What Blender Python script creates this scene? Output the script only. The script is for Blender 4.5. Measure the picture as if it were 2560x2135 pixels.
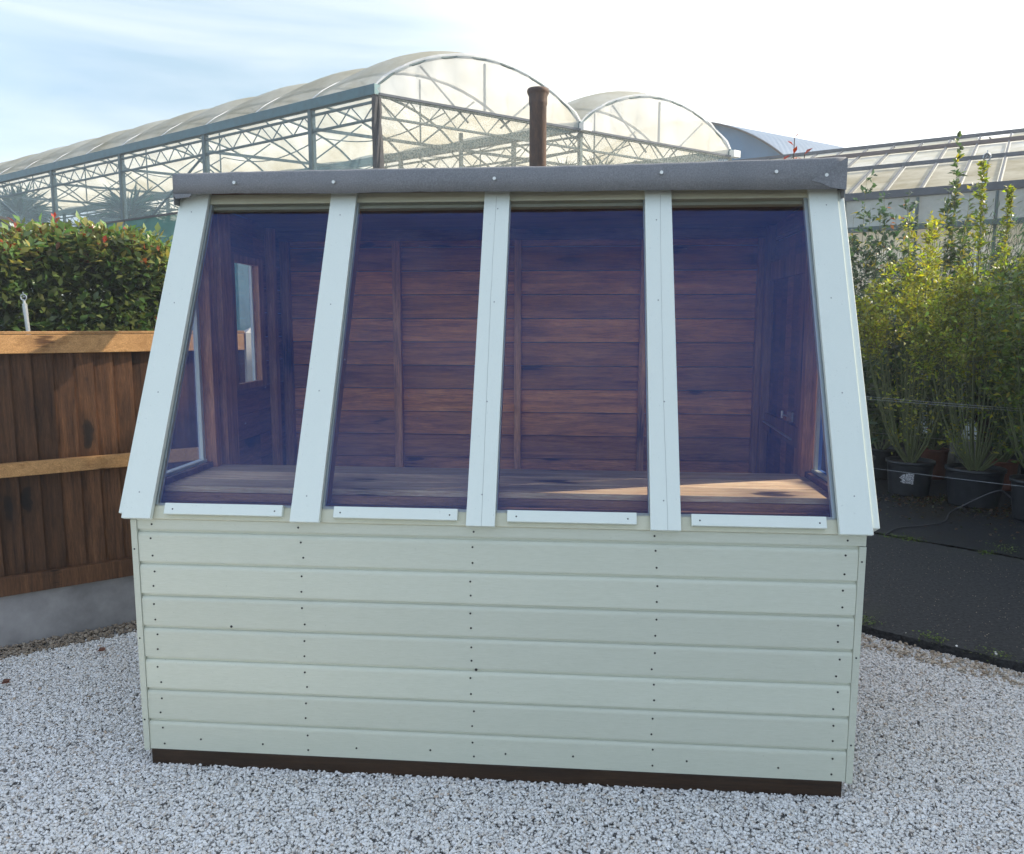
import bpy, math, random
import numpy as np
from mathutils import Vector, Matrix, Quaternion
R = math.radians
for o in list(bpy.data.objects): bpy.data.objects.remove(o)
SC = bpy.context.scene
COL = SC.collection

# ------------------------------------------------------------------ camera
cam_d = bpy.data.cameras.new('camera'); cam = bpy.data.objects.new('camera', cam_d); COL.objects.link(cam)
cam.location = (1.5241, -2.5498, 1.5459)
yaw, pitch, roll = R(-4.8209), R(7.3408), R(0.0944)
fw = Vector((math.sin(yaw)*math.cos(pitch), math.cos(yaw)*math.cos(pitch), -math.sin(pitch)))
rt = Vector((math.cos(yaw), -math.sin(yaw), 0)); up = rt.cross(fw)
c_, s_ = math.cos(roll), math.sin(roll)
rt, up = c_*rt + s_*up, -s_*rt + c_*up
cam.matrix_world = Matrix(((rt.x, up.x, -fw.x, 1.5241), (rt.y, up.y, -fw.y, -2.5498), (rt.z, up.z, -fw.z, 1.5459), (0, 0, 0, 1)))
cam_d.sensor_width = 36; cam_d.lens = 27.868; cam_d.clip_start = 0.05; cam_d.clip_end = 3000
SC.camera = cam

# ------------------------------------------------------------------ sun, sky, exposure
SUN_AZ, SUN_EL = 19.0, 32.0           # azimuth from +X towards +Y
SUN_STRENGTH, SKY_STRENGTH, EXPOSURE = 4.2, 0.15, 1.08
HAZE = 0.005
S = Vector((math.cos(R(SUN_AZ))*math.cos(R(SUN_EL)), math.sin(R(SUN_AZ))*math.cos(R(SUN_EL)), math.sin(R(SUN_EL))))
w = bpy.data.worlds.new('World'); SC.world = w; w.use_nodes = True
nt = w.node_tree; nt.nodes.clear()
sky = nt.nodes.new('ShaderNodeTexSky'); sky.sky_type = 'NISHITA'; sky.sun_disc = False
sky.sun_elevation = R(SUN_EL); sky.sun_rotation = R(90 - SUN_AZ)
sky.air_density = 1.15; sky.dust_density = 1.2; sky.ozone_density = 3.0
bg = nt.nodes.new('ShaderNodeBackground'); bg.inputs[1].default_value = SKY_STRENGTH
outw = nt.nodes.new('ShaderNodeOutputWorld')
# thin high cirrus: streaks of cloud mixed over the sky
tcw = nt.nodes.new('ShaderNodeTexCoord'); mpw = nt.nodes.new('ShaderNodeMapping')
mpw.inputs['Rotation'].default_value = (0.25, 0.45, 0.5); mpw.inputs['Scale'].default_value = (1.2, 2.6, 9.0)
nz = nt.nodes.new('ShaderNodeTexNoise'); nz.inputs['Scale'].default_value = 1.3; nz.inputs['Detail'].default_value = 9; nz.inputs['Roughness'].default_value = 0.55; nz.inputs['Distortion'].default_value = 0.5
rp = nt.nodes.new('ShaderNodeValToRGB'); rp.color_ramp.elements[0].position = 0.30; rp.color_ramp.elements[0].color = (.0, .0, .0, 1); rp.color_ramp.elements[1].position = 0.72
mxw = nt.nodes.new('ShaderNodeMix'); mxw.data_type = 'RGBA'
mulw = nt.nodes.new('ShaderNodeMath'); mulw.operation = 'MULTIPLY'; mulw.inputs[1].default_value = 1.0
nt.links.new(tcw.outputs['Generated'], mpw.inputs[0]); nt.links.new(mpw.outputs[0], nz.inputs[0]); nt.links.new(nz.outputs[0], rp.inputs[0])
# cloud lies mostly over the far side of the sky and thickens towards the sun; bright cloud is added behind the camera to light the shed front
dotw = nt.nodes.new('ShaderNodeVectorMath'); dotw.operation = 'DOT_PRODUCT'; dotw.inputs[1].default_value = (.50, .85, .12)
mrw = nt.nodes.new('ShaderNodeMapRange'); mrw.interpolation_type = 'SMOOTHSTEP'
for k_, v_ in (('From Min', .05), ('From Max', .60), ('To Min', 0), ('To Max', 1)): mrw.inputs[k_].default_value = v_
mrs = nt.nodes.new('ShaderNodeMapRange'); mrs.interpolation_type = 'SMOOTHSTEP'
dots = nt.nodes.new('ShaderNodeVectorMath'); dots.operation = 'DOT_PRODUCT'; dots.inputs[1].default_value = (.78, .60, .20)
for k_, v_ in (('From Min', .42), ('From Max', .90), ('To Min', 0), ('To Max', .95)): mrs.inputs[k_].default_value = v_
nrm_ = nt.nodes.new('ShaderNodeVectorMath'); nrm_.operation = 'NORMALIZE'; nt.links.new(tcw.outputs['Generated'], nrm_.inputs[0])
nt.links.new(nrm_.outputs[0], dotw.inputs[0]); nt.links.new(nrm_.outputs[0], dots.inputs[0])
nt.links.new(dotw.outputs['Value'], mrw.inputs['Value']); nt.links.new(dots.outputs['Value'], mrs.inputs['Value'])
def wmix(fac, a, b_):
    m = nt.nodes.new('ShaderNodeMix'); m.data_type = 'RGBA'
    for sk_, v_ in (('Factor', fac), ('A', a), ('B', b_)):
        if isinstance(v_, (int, float)): m.inputs[sk_].default_value = v_
        elif isinstance(v_, tuple): m.inputs[sk_].default_value = (*v_, 1)
        else: nt.links.new(v_, m.inputs[sk_])
    return m.outputs['Result']
def wmath(op, a, b_):
    m = nt.nodes.new('ShaderNodeMath'); m.operation = op; m.use_clamp = True
    for k_, v_ in enumerate((a, b_)):
        if isinstance(v_, (int, float)): m.inputs[k_].default_value = v_
        else: nt.links.new(v_, m.inputs[k_])
    return m.outputs[0]
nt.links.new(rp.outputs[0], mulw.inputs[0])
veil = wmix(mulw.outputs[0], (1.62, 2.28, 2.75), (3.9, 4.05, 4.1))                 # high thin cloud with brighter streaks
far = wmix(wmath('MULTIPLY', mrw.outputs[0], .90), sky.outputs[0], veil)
near = wmix(wmath('MULTIPLY', mulw.outputs[0], wmath('SUBTRACT', .55, mrw.outputs[0])), far, (6.0, 6.3, 6.6))  # extra cloud brightness behind the camera, added as fill light
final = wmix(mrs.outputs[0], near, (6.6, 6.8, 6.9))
nt.nodes.remove(mxw)
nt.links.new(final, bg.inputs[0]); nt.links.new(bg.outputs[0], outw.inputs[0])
sd = bpy.data.lights.new('sun', 'SUN'); sd.energy = SUN_STRENGTH; sd.angle = R(0.5); sd.color = (1.0, 0.88, 0.70)
sun = bpy.data.objects.new('sun', sd); COL.objects.link(sun); sun.rotation_euler = (-S).to_track_quat('-Z', 'Y').to_euler()
SC.view_settings.view_transform = 'Standard'; SC.view_settings.look = 'None'
SC.view_settings.exposure = EXPOSURE; SC.view_settings.gamma = 1
SC.cycles.max_bounces = 10; SC.cycles.transparent_max_bounces = 24
SC.cycles.caustics_reflective = False; SC.cycles.caustics_refractive = False
try: SC.cycles.use_denoising = True
except Exception: pass

# ------------------------------------------------------------------ helpers
class MB:
    """collects geometry, links it as ONE mesh object"""
    def __init__(s): s.v = []; s.f = []; s.m = []; s.c = []
    def add(s, vs, fs, mi=0, col=None):
        b = len(s.v); s.v += [tuple(x) for x in vs]
        for f in fs: s.f.append(tuple(b+i for i in f)); s.m.append(mi); s.c.append(col if col is not None else (0.5, 0.5, 0.5))
    def hexa(s, p, mi=0, col=None):
        s.add(p, [(0, 3, 2, 1), (4, 5, 6, 7), (0, 1, 5, 4), (1, 2, 6, 5), (2, 3, 7, 6), (3, 0, 4, 7)], mi, col)
    def box(s, x0, x1, y0, y1, z0, z1, mi=0, col=None):
        s.hexa([(x0, y0, z0), (x1, y0, z0), (x1, y1, z0), (x0, y1, z0), (x0, y0, z1), (x1, y0, z1), (x1, y1, z1), (x0, y1, z1)], mi, col)
    def fbox(s, o, ax, ay, az, x0, x1, y0, y1, z0, z1, mi=0, col=None):
        P = lambda x, y, z: Vector(o) + ax*x + ay*y + az*z
        s.hexa([P(x0, y0, z0), P(x1, y0, z0), P(x1, y1, z0), P(x0, y1, z0), P(x0, y0, z1), P(x1, y0, z1), P(x1, y1, z1), P(x0, y1, z1)], mi, col)
    def bar(s, a, b, wd, h=None, upv=(0, 0, 1), mi=0, col=None):
        a = Vector(a); b = Vector(b); d = (b-a).normalized(); u = Vector(upv)
        if abs(d.dot(u)) > .98: u = Vector((1, 0, 0))
        sd_ = d.cross(u).normalized(); u2 = sd_.cross(d); h = h or wd
        P = [a - sd_*wd/2 - u2*h/2, a + sd_*wd/2 - u2*h/2, a + sd_*wd/2 + u2*h/2, a - sd_*wd/2 + u2*h/2]
        s.hexa(P + [q + (b-a) for q in P], mi, col)
    def tube(s, pts, rad, n=6, mi=0, col=None, cap=True):
        pts = [Vector(p) for p in pts]; rs = rad if hasattr(rad, '__len__') else [rad]*len(pts)
        base = len(s.v); pu = None
        for i, p in enumerate(pts):
            d = (pts[min(i+1, len(pts)-1)] - pts[max(i-1, 0)])
            if d.length < 1e-9: d = Vector((0, 0, 1))
            d.normalize()
            if pu is None: pu = d.orthogonal().normalized()
            pu = (pu - d*pu.dot(d))
            if pu.length < 1e-6: pu = d.orthogonal()
            pu.normalize(); q = d.cross(pu)
            for k in range(n):
                a = 2*math.pi*k/n; s.v.append(tuple(p + (pu*math.cos(a) + q*math.sin(a))*rs[i]))
        cc = col if col is not None else (0.5, 0.5, 0.5)
        for i in range(len(pts)-1):
            for k in range(n):
                k2 = (k+1) % n
                s.f.append((base+i*n+k, base+i*n+k2, base+(i+1)*n+k2, base+(i+1)*n+k)); s.m.append(mi); s.c.append(cc)
        if cap:
            s.f.append(tuple(base+k for k in range(n))[::-1]); s.m.append(mi); s.c.append(cc)
            s.f.append(tuple(base+(len(pts)-1)*n+k for k in range(n))); s.m.append(mi); s.c.append(cc)
    def lathe(s, prof, c=(0, 0, 0), n=24, mi=0, col=None):
        base = len(s.v); c = Vector(c); cc = col if col is not None else (0.5, 0.5, 0.5)
        for r, z in prof:
            for k in range(n):
                a = 2*math.pi*k/n; s.v.append((c.x + r*math.cos(a), c.y + r*math.sin(a), c.z + z))
        for i in range(len(prof)-1):
            for k in range(n):
                k2 = (k+1) % n
                s.f.append((base+i*n+k, base+i*n+k2, base+(i+1)*n+k2, base+(i+1)*n+k)); s.m.append(mi); s.c.append(cc)
    def extrude(s, prof, a, b, mi=0, col=None, closed=True):
        """prof: list of points (Vector offsets), from a to b"""
        n = len(prof); a = Vector(a); b = Vector(b); P = [a + Vector(q) for q in prof] + [b + Vector(q) for q in prof]
        fs = [(i, (i+1) % n, n+(i+1) % n, n+i) for i in range(n if closed else n-1)]
        if closed: fs += [tuple(range(n))[::-1], tuple(range(n, 2*n))]
        s.add(P, fs, mi, col)
    def build(s, name, mats, parent=None, loc=None, smooth=False, bevel=0):
        me = bpy.data.meshes.new(name); me.from_pydata(s.v, [], s.f)
        mats = mats if isinstance(mats, (list, tuple)) else [mats]
        for m in mats: me.materials.append(m)
        me.polygons.foreach_set('material_index', s.m)
        if any(c != (0.5, 0.5, 0.5) for c in s.c[:2000]):
            at = me.color_attributes.new('tint', 'FLOAT_COLOR', 'CORNER')
            arr = []
            for f, c in zip(s.f, s.c): arr += [c[0], c[1], c[2], 1.0]*len(f)
            at.data.foreach_set('color', arr)
        if smooth: me.polygons.foreach_set('use_smooth', [True]*len(s.f))
        me.update()
        o = bpy.data.objects.new(name, me); COL.objects.link(o)
        if bevel:
            bv = o.modifiers.new('bevel', 'BEVEL'); bv.width = bevel; bv.segments = 2; bv.limit_method = 'ANGLE'
        if parent:
            o.parent = parent
            if loc is None: o.matrix_parent_inverse = parent.matrix_basis.inverted()
        if loc is not None: o.location = loc
        return o

def tag(o, label=None, cat=None, group=None, kind=None):
    if label: o['label'] = label
    if cat: o['category'] = cat
    if group: o['group'] = group
    if kind: o['kind'] = kind
    return o
def thing(name, label, cat, loc=(0, 0, 0), group=None):
    o = bpy.data.objects.new(name, None); COL.objects.link(o); o.location = loc; o.empty_display_size = .1
    return tag(o, label, cat, group)

# ------------------------------------------------------------------ materials
def new_mat(name):
    m = bpy.data.materials.new(name); m.use_nodes = True; n = m.node_tree; b = n.nodes['Principled BSDF']; return m, n, b
def N(n, t, **kw):
    x = n.nodes.new(t)
    for k, v in kw.items():
        if hasattr(x, k): setattr(x, k, v)
        else: x.inputs[k].default_value = v
    return x
def ramp(n, stops):
    r = n.nodes.new('ShaderNodeValToRGB'); e = r.color_ramp.elements
    e[0].position, e[0].color = stops[0][0], (*stops[0][1], 1); e[1].position, e[1].color = stops[-1][0], (*stops[-1][1], 1)
    for p, c in stops[1:-1]:
        q = e.new(p); q.color = (*c, 1)
    return r
def ramp_out(n, f, stops):
    r = ramp(n, stops); n.links.new(f, r.inputs[0]); return r.outputs[0]
def mixc(n, fac, a, b, mode='MIX'):
    m = n.nodes.new('ShaderNodeMix'); m.data_type = 'RGBA'; m.blend_type = mode
    for sock, v in (('Factor', fac), ('A', a), ('B', b)):
        if isinstance(v, (int, float)): m.inputs[sock].default_value = v
        elif isinstance(v, tuple): m.inputs[sock].default_value = (*v, 1)
        else: n.links.new(v, m.inputs[sock])
    return m.outputs['Result']
def coords(n, scale=(1, 1, 1), rot=(0, 0, 0), kind='Object'):
    tc = n.nodes.new('ShaderNodeTexCoord'); mp = n.nodes.new('ShaderNodeMapping')
    mp.inputs['Scale'].default_value = scale; mp.inputs['Rotation'].default_value = rot
    n.links.new(tc.outputs[kind], mp.inputs[0]); return mp.outputs[0]
def noise(n, vec, scale, detail=4, rough=.5, dist=0):
    x = N(n, 'ShaderNodeTexNoise'); x.inputs['Scale'].default_value = scale; x.inputs['Detail'].default_value = detail
    x.inputs['Roughness'].default_value = rough; x.inputs['Distortion'].default_value = dist
    if vec is not None: n.links.new(vec, x.inputs['Vector'])
    return x.outputs['Fac']
def bump(n, b, h, strength, dist=.01):
    x = N(n, 'ShaderNodeBump'); x.inputs['Strength'].default_value = strength; x.inputs['Distance'].default_value = dist
    n.links.new(h, x.inputs['Height']); n.links.new(x.outputs[0], b.inputs['Normal'])
def plain(name, c, rough=.6, metal=0, var=.15, sc=8, bs=.15, spec=.5):
    m, n, b = new_mat(name); v = coords(n)
    f = noise(n, v, sc, 6, .6)
    r = ramp(n, [(.25, tuple(x*(1-var) for x in c)), (.75, tuple(min(1, x*(1+var)) for x in c))]); n.links.new(f, r.inputs[0])
    n.links.new(r.outputs[0], b.inputs['Base Color']); b.inputs['Roughness'].default_value = rough; b.inputs['Metallic'].default_value = metal
    b.inputs['Specular IOR Level'].default_value = spec
    if bs: bump(n, b, noise(n, v, sc*12, 3), bs, .003)
    return m
def wood(name, dark, light, axis='X', rough=.7, knots=True, knot_c=(.03, .015, .008), tint=True, grain=1.0, wet=0, kscale=1.0):
    """procedural board: grain along axis, knots, per board tint from the face attribute"""
    m, n, b = new_mat(name)
    sx = {'X': (1, 14, 14), 'Y': (14, 1, 14), 'Z': (14, 14, 1)}[axis]
    v = coords(n, tuple(q*grain for q in sx))
    # shift every board by its tint so the grain does not run through
    at = N(n, 'ShaderNodeAttribute'); at.attribute_name = 'tint'
    sc = n.nodes.new('ShaderNodeVectorMath'); sc.operation = 'MULTIPLY_ADD'
    n.links.new(at.outputs['Color'], sc.inputs[0]); sc.inputs[1].default_value = (37, 41, 29); n.links.new(v, sc.inputs[2])
    g1 = noise(n, sc.outputs[0], 1.7, 8, .65, 1.4); g2 = noise(n, sc.outputs[0], 6, 6, .7, .4)
    mm = N(n, 'ShaderNodeMath', operation='MULTIPLY_ADD'); n.links.new(g2, mm.inputs[0]); mm.inputs[1].default_value = .5; n.links.new(g1, mm.inputs[2])
    r = ramp(n, [(.48, dark), (.95, light)]); n.links.new(mm.outputs[0], r.inputs[0])
    col = r.outputs[0]
    gf = noise(n, sc.outputs[0], 22, 4, .7, .2); col = mixc(n, .8, col, ramp_out(n, gf, [(.30, (.30, .30, .30)), (.50, (.52, .52, .52)), (.72, (.80, .80, .80))]), 'OVERLAY')
    if knots:
        ks = {'X': (5.0, 9, 9), 'Y': (9, 3.0, 9), 'Z': (9, 9, 3.0)}[axis]
        kv = coords(n, tuple(q*kscale for q in ks))
        nd = N(n, 'ShaderNodeTexNoise'); nd.inputs['Scale'].default_value = 9; nd.inputs['Detail'].default_value = 3
        wp = n.nodes.new('ShaderNodeVectorMath'); wp.operation = 'MULTIPLY_ADD'; wp.inputs[1].default_value = (.9, .9, .9); n.links.new(nd.outputs['Color'], wp.inputs[0]); n.links.new(kv, wp.inputs[2]); kv = wp.outputs[0]
        sk = n.nodes.new('ShaderNodeVectorMath'); sk.operation = 'MULTIPLY_ADD'
        n.links.new(at.outputs['Color'], sk.inputs[0]); sk.inputs[1].default_value = (13, 17, 23); n.links.new(kv, sk.inputs[2])
        vo = N(n, 'ShaderNodeTexVoronoi'); vo.inputs['Scale'].default_value = .62; n.links.new(sk.outputs[0], vo.inputs['Vector'])
        kr = ramp(n, [(.07, (1, 1, 1)), (.15, (.85, .85, .85)), (.19, (.40, .40, .40)), (.50, (0, 0, 0))]); n.links.new(vo.outputs['Distance'], kr.inputs[0])
        sel = ramp(n, [(.36, (0, 0, 0)), (.44, (1, 1, 1))]); n.links.new(vo.outputs['Color'], sel.inputs[0])
        km = N(n, 'ShaderNodeMath', operation='MULTIPLY'); n.links.new(kr.outputs[0], km.inputs[0]); n.links.new(sel.outputs[0], km.inputs[1])
        col = mixc(n, km.outputs[0], col, knot_c)
    if tint:
        hs = N(n, 'ShaderNodeHueSaturation'); sp = N(n, 'ShaderNodeSeparateColor'); n.links.new(at.outputs['Color'], sp.inputs[0])
        mr = N(n, 'ShaderNodeMapRange'); mr.inputs['To Min'].default_value = .62; mr.inputs['To Max'].default_value = 1.4; n.links.new(sp.outputs[0], mr.inputs['Value'])
        n.links.new(col, hs.inputs['Color']); n.links.new(mr.outputs[0], hs.inputs['Value']); col = hs.outputs[0]
    n.links.new(col, b.inputs['Base Color']); b.inputs['Roughness'].default_value = rough
    b.inputs['Specular IOR Level'].default_value = .35
    bump(n, b, mm.outputs[0], .35, .004)
    return m
def rnd_col(rng): return (rng.random(), rng.random(), rng.random())

def paint(name, c, c2, rough=.45, axis='X', dirt=.35):
    m, n, b = new_mat(name)
    v = coords(n); sx = {'X': (1.5, 20, 20), 'Z': (20, 20, 1.5), 'Y': (20, 1.5, 20)}[axis]
    g = noise(n, coords(n, sx), 3, 6, .6, .3)
    f = noise(n, v, 2.2, 5, .6)
    col = mixc(n, f, c, c2)
    r = ramp(n, [(.60, (0, 0, 0)), (.80, (1, 1, 1))]); n.links.new(noise(n, v, 9, 9, .75), r.inputs[0])
    col = mixc(n, .35, col, ramp_out(n, noise(n, coords(n, tuple(q*2.2 for q in sx)), 9, 5, .7), [(.3, (.40, .40, .40)), (.7, (.60, .60, .60))]), 'OVERLAY')
    md = N(n, 'ShaderNodeMath', operation='MULTIPLY'); md.inputs[1].default_value = dirt; n.links.new(r.outputs[0], md.inputs[0])
    col = mixc(n, md.outputs[0], col, tuple(x*.72 for x in c))
    # tiny specks of dirt
    sp = ramp(n, [(.70, (0, 0, 0)), (.74, (1, 1, 1))]); n.links.new(noise(n, v, 130, 2, .5), sp.inputs[0])
    ms = N(n, 'ShaderNodeMath', operation='MULTIPLY'); ms.inputs[1].default_value = .35; n.links.new(sp.outputs[0], ms.inputs[0])
    col = mixc(n, ms.outputs[0], col, tuple(x*.5 for x in c))
    at = N(n, 'ShaderNodeAttribute'); at.attribute_name = 'tint'; sq = N(n, 'ShaderNodeSeparateColor'); n.links.new(at.outputs['Color'], sq.inputs[0])
    mq = N(n, 'ShaderNodeMapRange'); mq.inputs['To Min'].default_value = .95; mq.inputs['To Max'].default_value = 1.05; n.links.new(sq.outputs[0], mq.inputs['Value'])
    hq = N(n, 'ShaderNodeHueSaturation'); n.links.new(col, hq.inputs['Color']); n.links.new(mq.outputs[0], hq.inputs['Value']); col = hq.outputs[0]
    n.links.new(col, b.inputs['Base Color']); b.inputs['Roughness'].default_value = rough
    bump(n, b, g, .22, .004)
    return m
M = {}
M['sage'] = paint('sage_paint', (.575, .59, .49), (.53, .55, .45), .42)
M['cream'] = paint('cream_paint', (.62, .61, .47), (.57, .55, .40), .45)
M['white'] = paint('white_paint', (.76, .81, .73), (.72, .77, .70), .38, 'Z', .25)
M['whitex'] = paint('white_paint_bead', (.76, .81, .73), (.72, .77, .70), .38, 'X', .25)
M['crack'] = plain('crack', (.30, .31, .29), .9)
M['nailhole'] = plain('nail_hole', (.012, .010, .010), .6, bs=0)
M['galv'] = plain('galvanised', (.62, .62, .60), .35, .7, .1)
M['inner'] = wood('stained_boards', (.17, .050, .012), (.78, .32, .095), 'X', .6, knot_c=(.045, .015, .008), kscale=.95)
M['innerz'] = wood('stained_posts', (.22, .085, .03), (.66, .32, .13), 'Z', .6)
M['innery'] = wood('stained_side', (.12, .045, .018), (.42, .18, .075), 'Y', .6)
M['bench'] = wood('bench_boards', (.46, .29, .16), (.85, .61, .38), 'X', .75, kscale=.8)
M['benchd'] = wood('bench_rail', (.11, .05, .022), (.32, .16, .07), 'X', .65)
M['bearer'] = wood('treated_bearer', (.018, .010, .006), (.075, .038, .018), 'X', .55)
M['fence'] = wood('fence_boards', (.028, .012, .006), (.125, .056, .024), 'Z', .75, knot_c=(.010, .006, .004), kscale=1.3)
M['rail'] = wood('fence_rail', (.28, .14, .05), (.50, .28, .115), 'X', .75, knot_c=(.07, .03, .012))
M['concrete'] = plain('concrete', (.27, .255, .25), .85, 0, .50, 4, .5)
M['concrete_pale'] = plain('concrete_pale', (.55, .52, .47), .85, 0, .12, 12, .3)
M['tube'] = plain('galv_tube', (.45, .48, .50), .35, .8, .12)
M['frame'] = plain('tunnel_frame', (.085, .13, .135), .7, 0, .25, 6)
M['gutter'] = plain('gutter_steel', (.045, .12, .14), .55, .2, .25, 5)
M['black'] = plain('black_plastic', (.018, .020, .024), .45, 0, .4, 14, .2)
M['dark'] = plain('dark_strip', (.025, .025, .03), .7, 0, .4, 14, .6)
M['terracotta'] = plain('terracotta', (.17, .055, .028), .7, 0, .2, 14, .2)
M['soil'] = plain('potting_soil', (.030, .018, .012), .95, 0, .7, 60, 1)
M['stem'] = plain('green_stem', (.13, .15, .06), .7, 0, .35, 20, .3)
M['bark'] = plain('bark', (.09, .06, .04), .85, 0, .4, 20, .5)
M['hosemat'] = plain('hose_grey', (.06, .06, .065), .5, 0, .2, 10, 0)
M['white_plastic'] = plain('white_plastic', (.78, .78, .76), .4, 0, .05, 10, 0)

def felt():
    m, n, b = new_mat('mineral_felt'); v = coords(n)
    f = noise(n, v, 210, 3, .7); g = noise(n, v, 4, 6, .65)
    r = ramp(n, [(.30, (.13, .14, .155)), (.5, (.21, .22, .24)), (.70, (.33, .34, .36))]); n.links.new(f, r.inputs[0])
    col = mixc(n, .5, r.outputs[0], ramp_out(n, g, [(.3, (.14, .145, .15)), (.7, (.22, .215, .215))]))
    n.links.new(col, b.inputs['Base Color']); b.inputs['Roughness'].default_value = .85
    bump(n, b, f, .5, .002); return m
M['felt'] = felt()
def rust():
    m, n, b = new_mat('rusty_iron'); v = coords(n, (1, 1, .35))
    g = noise(n, v, 14, 9, .7)
    n.links.new(ramp_out(n, g, [(.3, (.045, .038, .038)), (.5, (.11, .072, .058)), (.72, (.21, .12, .075))]), b.inputs['Base Color'])
    b.inputs['Roughness'].default_value = .75; bump(n, b, noise(n, v, 90, 5), .5, .003); return m
M['rust'] = rust()

def glass(name, tint=(.93, .95, .97), boost=1.0, dirt=.04, dirt_c=(.6, .65, .7), dscale=5):
    """thin pane: clear with a Fresnel reflection and a faint film of dust"""
    m, n, b = new_mat(name); out = n.nodes['Material Output']; n.nodes.remove(b)
    tr = N(n, 'ShaderNodeBsdfTransparent'); tr.inputs[0].default_value = (*tint, 1)
    gl = N(n, 'ShaderNodeBsdfGlossy'); gl.inputs['Roughness'].default_value = .015; gl.inputs[0].default_value = (.22, .38, 1, 1)
    fr = N(n, 'ShaderNodeFresnel'); fr.inputs[0].default_value = 1.5
    ml = N(n, 'ShaderNodeMath', operation='MULTIPLY', use_clamp=True); ml.inputs[1].default_value = 1.8*boost; n.links.new(fr.outputs[0], ml.inputs[0])
    m1 = N(n, 'ShaderNodeMixShader'); n.links.new(ml.outputs[0], m1.inputs[0]); n.links.new(tr.outputs[0], m1.inputs[1]); n.links.new(gl.outputs[0], m1.inputs[2])
    df = N(n, 'ShaderNodeBsdfDiffuse'); df.inputs[0].default_value = (*dirt_c, 1)
    v = coords(n); nn = noise(n, v, dscale, 8, .7, .6)
    rr = ramp(n, [(.45, (dirt*.25,)*3), (.75, (dirt*2.2,)*3)]); n.links.new(nn, rr.inputs[0])
    spk = ramp(n, [(.765, (0, 0, 0)), (.785, (.5, .5, .5))]); n.links.new(noise(n, v, 85, 2, .5), spk.inputs[0])
    ad = N(n, 'ShaderNodeMath', operation='ADD', use_clamp=True); n.links.new(rr.outputs[0], ad.inputs[0]); n.links.new(spk.outputs[0], ad.inputs[1])
    m2 = N(n, 'ShaderNodeMixShader'); n.links.new(ad.outputs[0], m2.inputs[0]); n.links.new(m1.outputs[0], m2.inputs[1]); n.links.new(df.outputs[0], m2.inputs[2])
    # very slight waviness
    bp = N(n, 'ShaderNodeBump'); bp.inputs['Strength'].default_value = .03; bp.inputs['Distance'].default_value = .02
    n.links.new(noise(n, v, 2.0, 2), bp.inputs['Height']); n.links.new(bp.outputs[0], gl.inputs['Normal'])
    n.links.new(m2.outputs[0], out.inputs[0]); return m
M['glass'] = glass('horticultural_glass', boost=.95, dirt=.012)
M['glass2'] = glass('side_glass', dirt=.10)

def film(name, c, opac, var=.2, c2=None, sc=1.2, speck=0, trans=.6):
    """plastic film or netting: partly see-through, partly translucent"""
    m, n, b = new_mat(name); out = n.nodes['Material Output']; n.nodes.remove(b)
    v = coords(n); nn = noise(n, v, sc, 8, .65)
    col = ramp_out(n, nn, [(.35, c2 or tuple(x*(1-var) for x in c)), (.65, c)])
    df = N(n, 'ShaderNodeBsdfDiffuse'); tl = N(n, 'ShaderNodeBsdfTranslucent'); n.links.new(col, df.inputs[0]); n.links.new(col, tl.inputs[0])
    m1 = N(n, 'ShaderNodeMixShader'); m1.inputs[0].default_value = trans; n.links.new(df.outputs[0], m1.inputs[1]); n.links.new(tl.outputs[0], m1.inputs[2])
    tr = N(n, 'ShaderNodeBsdfTransparent')
    m2 = N(n, 'ShaderNodeMixShader'); n.links.new(tr.outputs[0], m2.inputs[1]); n.links.new(m1.outputs[0], m2.inputs[2])
    if speck:
        f2 = noise(n, v, 26, 4, .7); rr = ramp(n, [(.42, (opac,)*3), (.66, (min(1, opac+speck),)*3)]); n.links.new(f2, rr.inputs[0]); n.links.new(rr.outputs[0], m2.inputs[0])
    else: m2.inputs[0].default_value = opac
    n.links.new(m2.outputs[0], out.inputs[0]); return m
M['roof_film'] = film('roof_film', (.76, .75, .68), .84, c2=(.54, .50, .38), sc=.9, trans=.66)
M['gable_film'] = film('gable_film', (.98, .98, .98), .50, c2=(.95, .95, .94), sc=.6, trans=.6)
M['net_side'] = film('side_netting', (.55, .78, .90), .26, trans=.6)
M['net_gable'] = film('gable_netting', (.72, .73, .66), .26, speck=.32, trans=.6)
M['net_green'] = film('windbreak_net', (.05, .19, .18), .80, c2=(.07, .24, .24), sc=1.0, trans=.5)
M['old_glass'] = film('algae_glass', (.90, .90, .86), .86, c2=(.60, .57, .43), sc=1.1, trans=.45)
M['old_glass2'] = film('algae_glass_low', (.70, .66, .54), .90, c2=(.42, .37, .25), sc=1.4, trans=.45)
M['wall_glass'] = film('wall_glass', (.30, .40, .46), .90, c2=(.20, .27, .30), sc=1.4, trans=.4)
M['bar_grey'] = plain('grey_bar', (.085, .10, .12), .8, 0, .2)
M['purlin'] = plain('rusty_purlin', (.11, .085, .085), .7)
M['tent'] = film('tent_sheet', (.42, .50, .50), .95, trans=.3)

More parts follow.
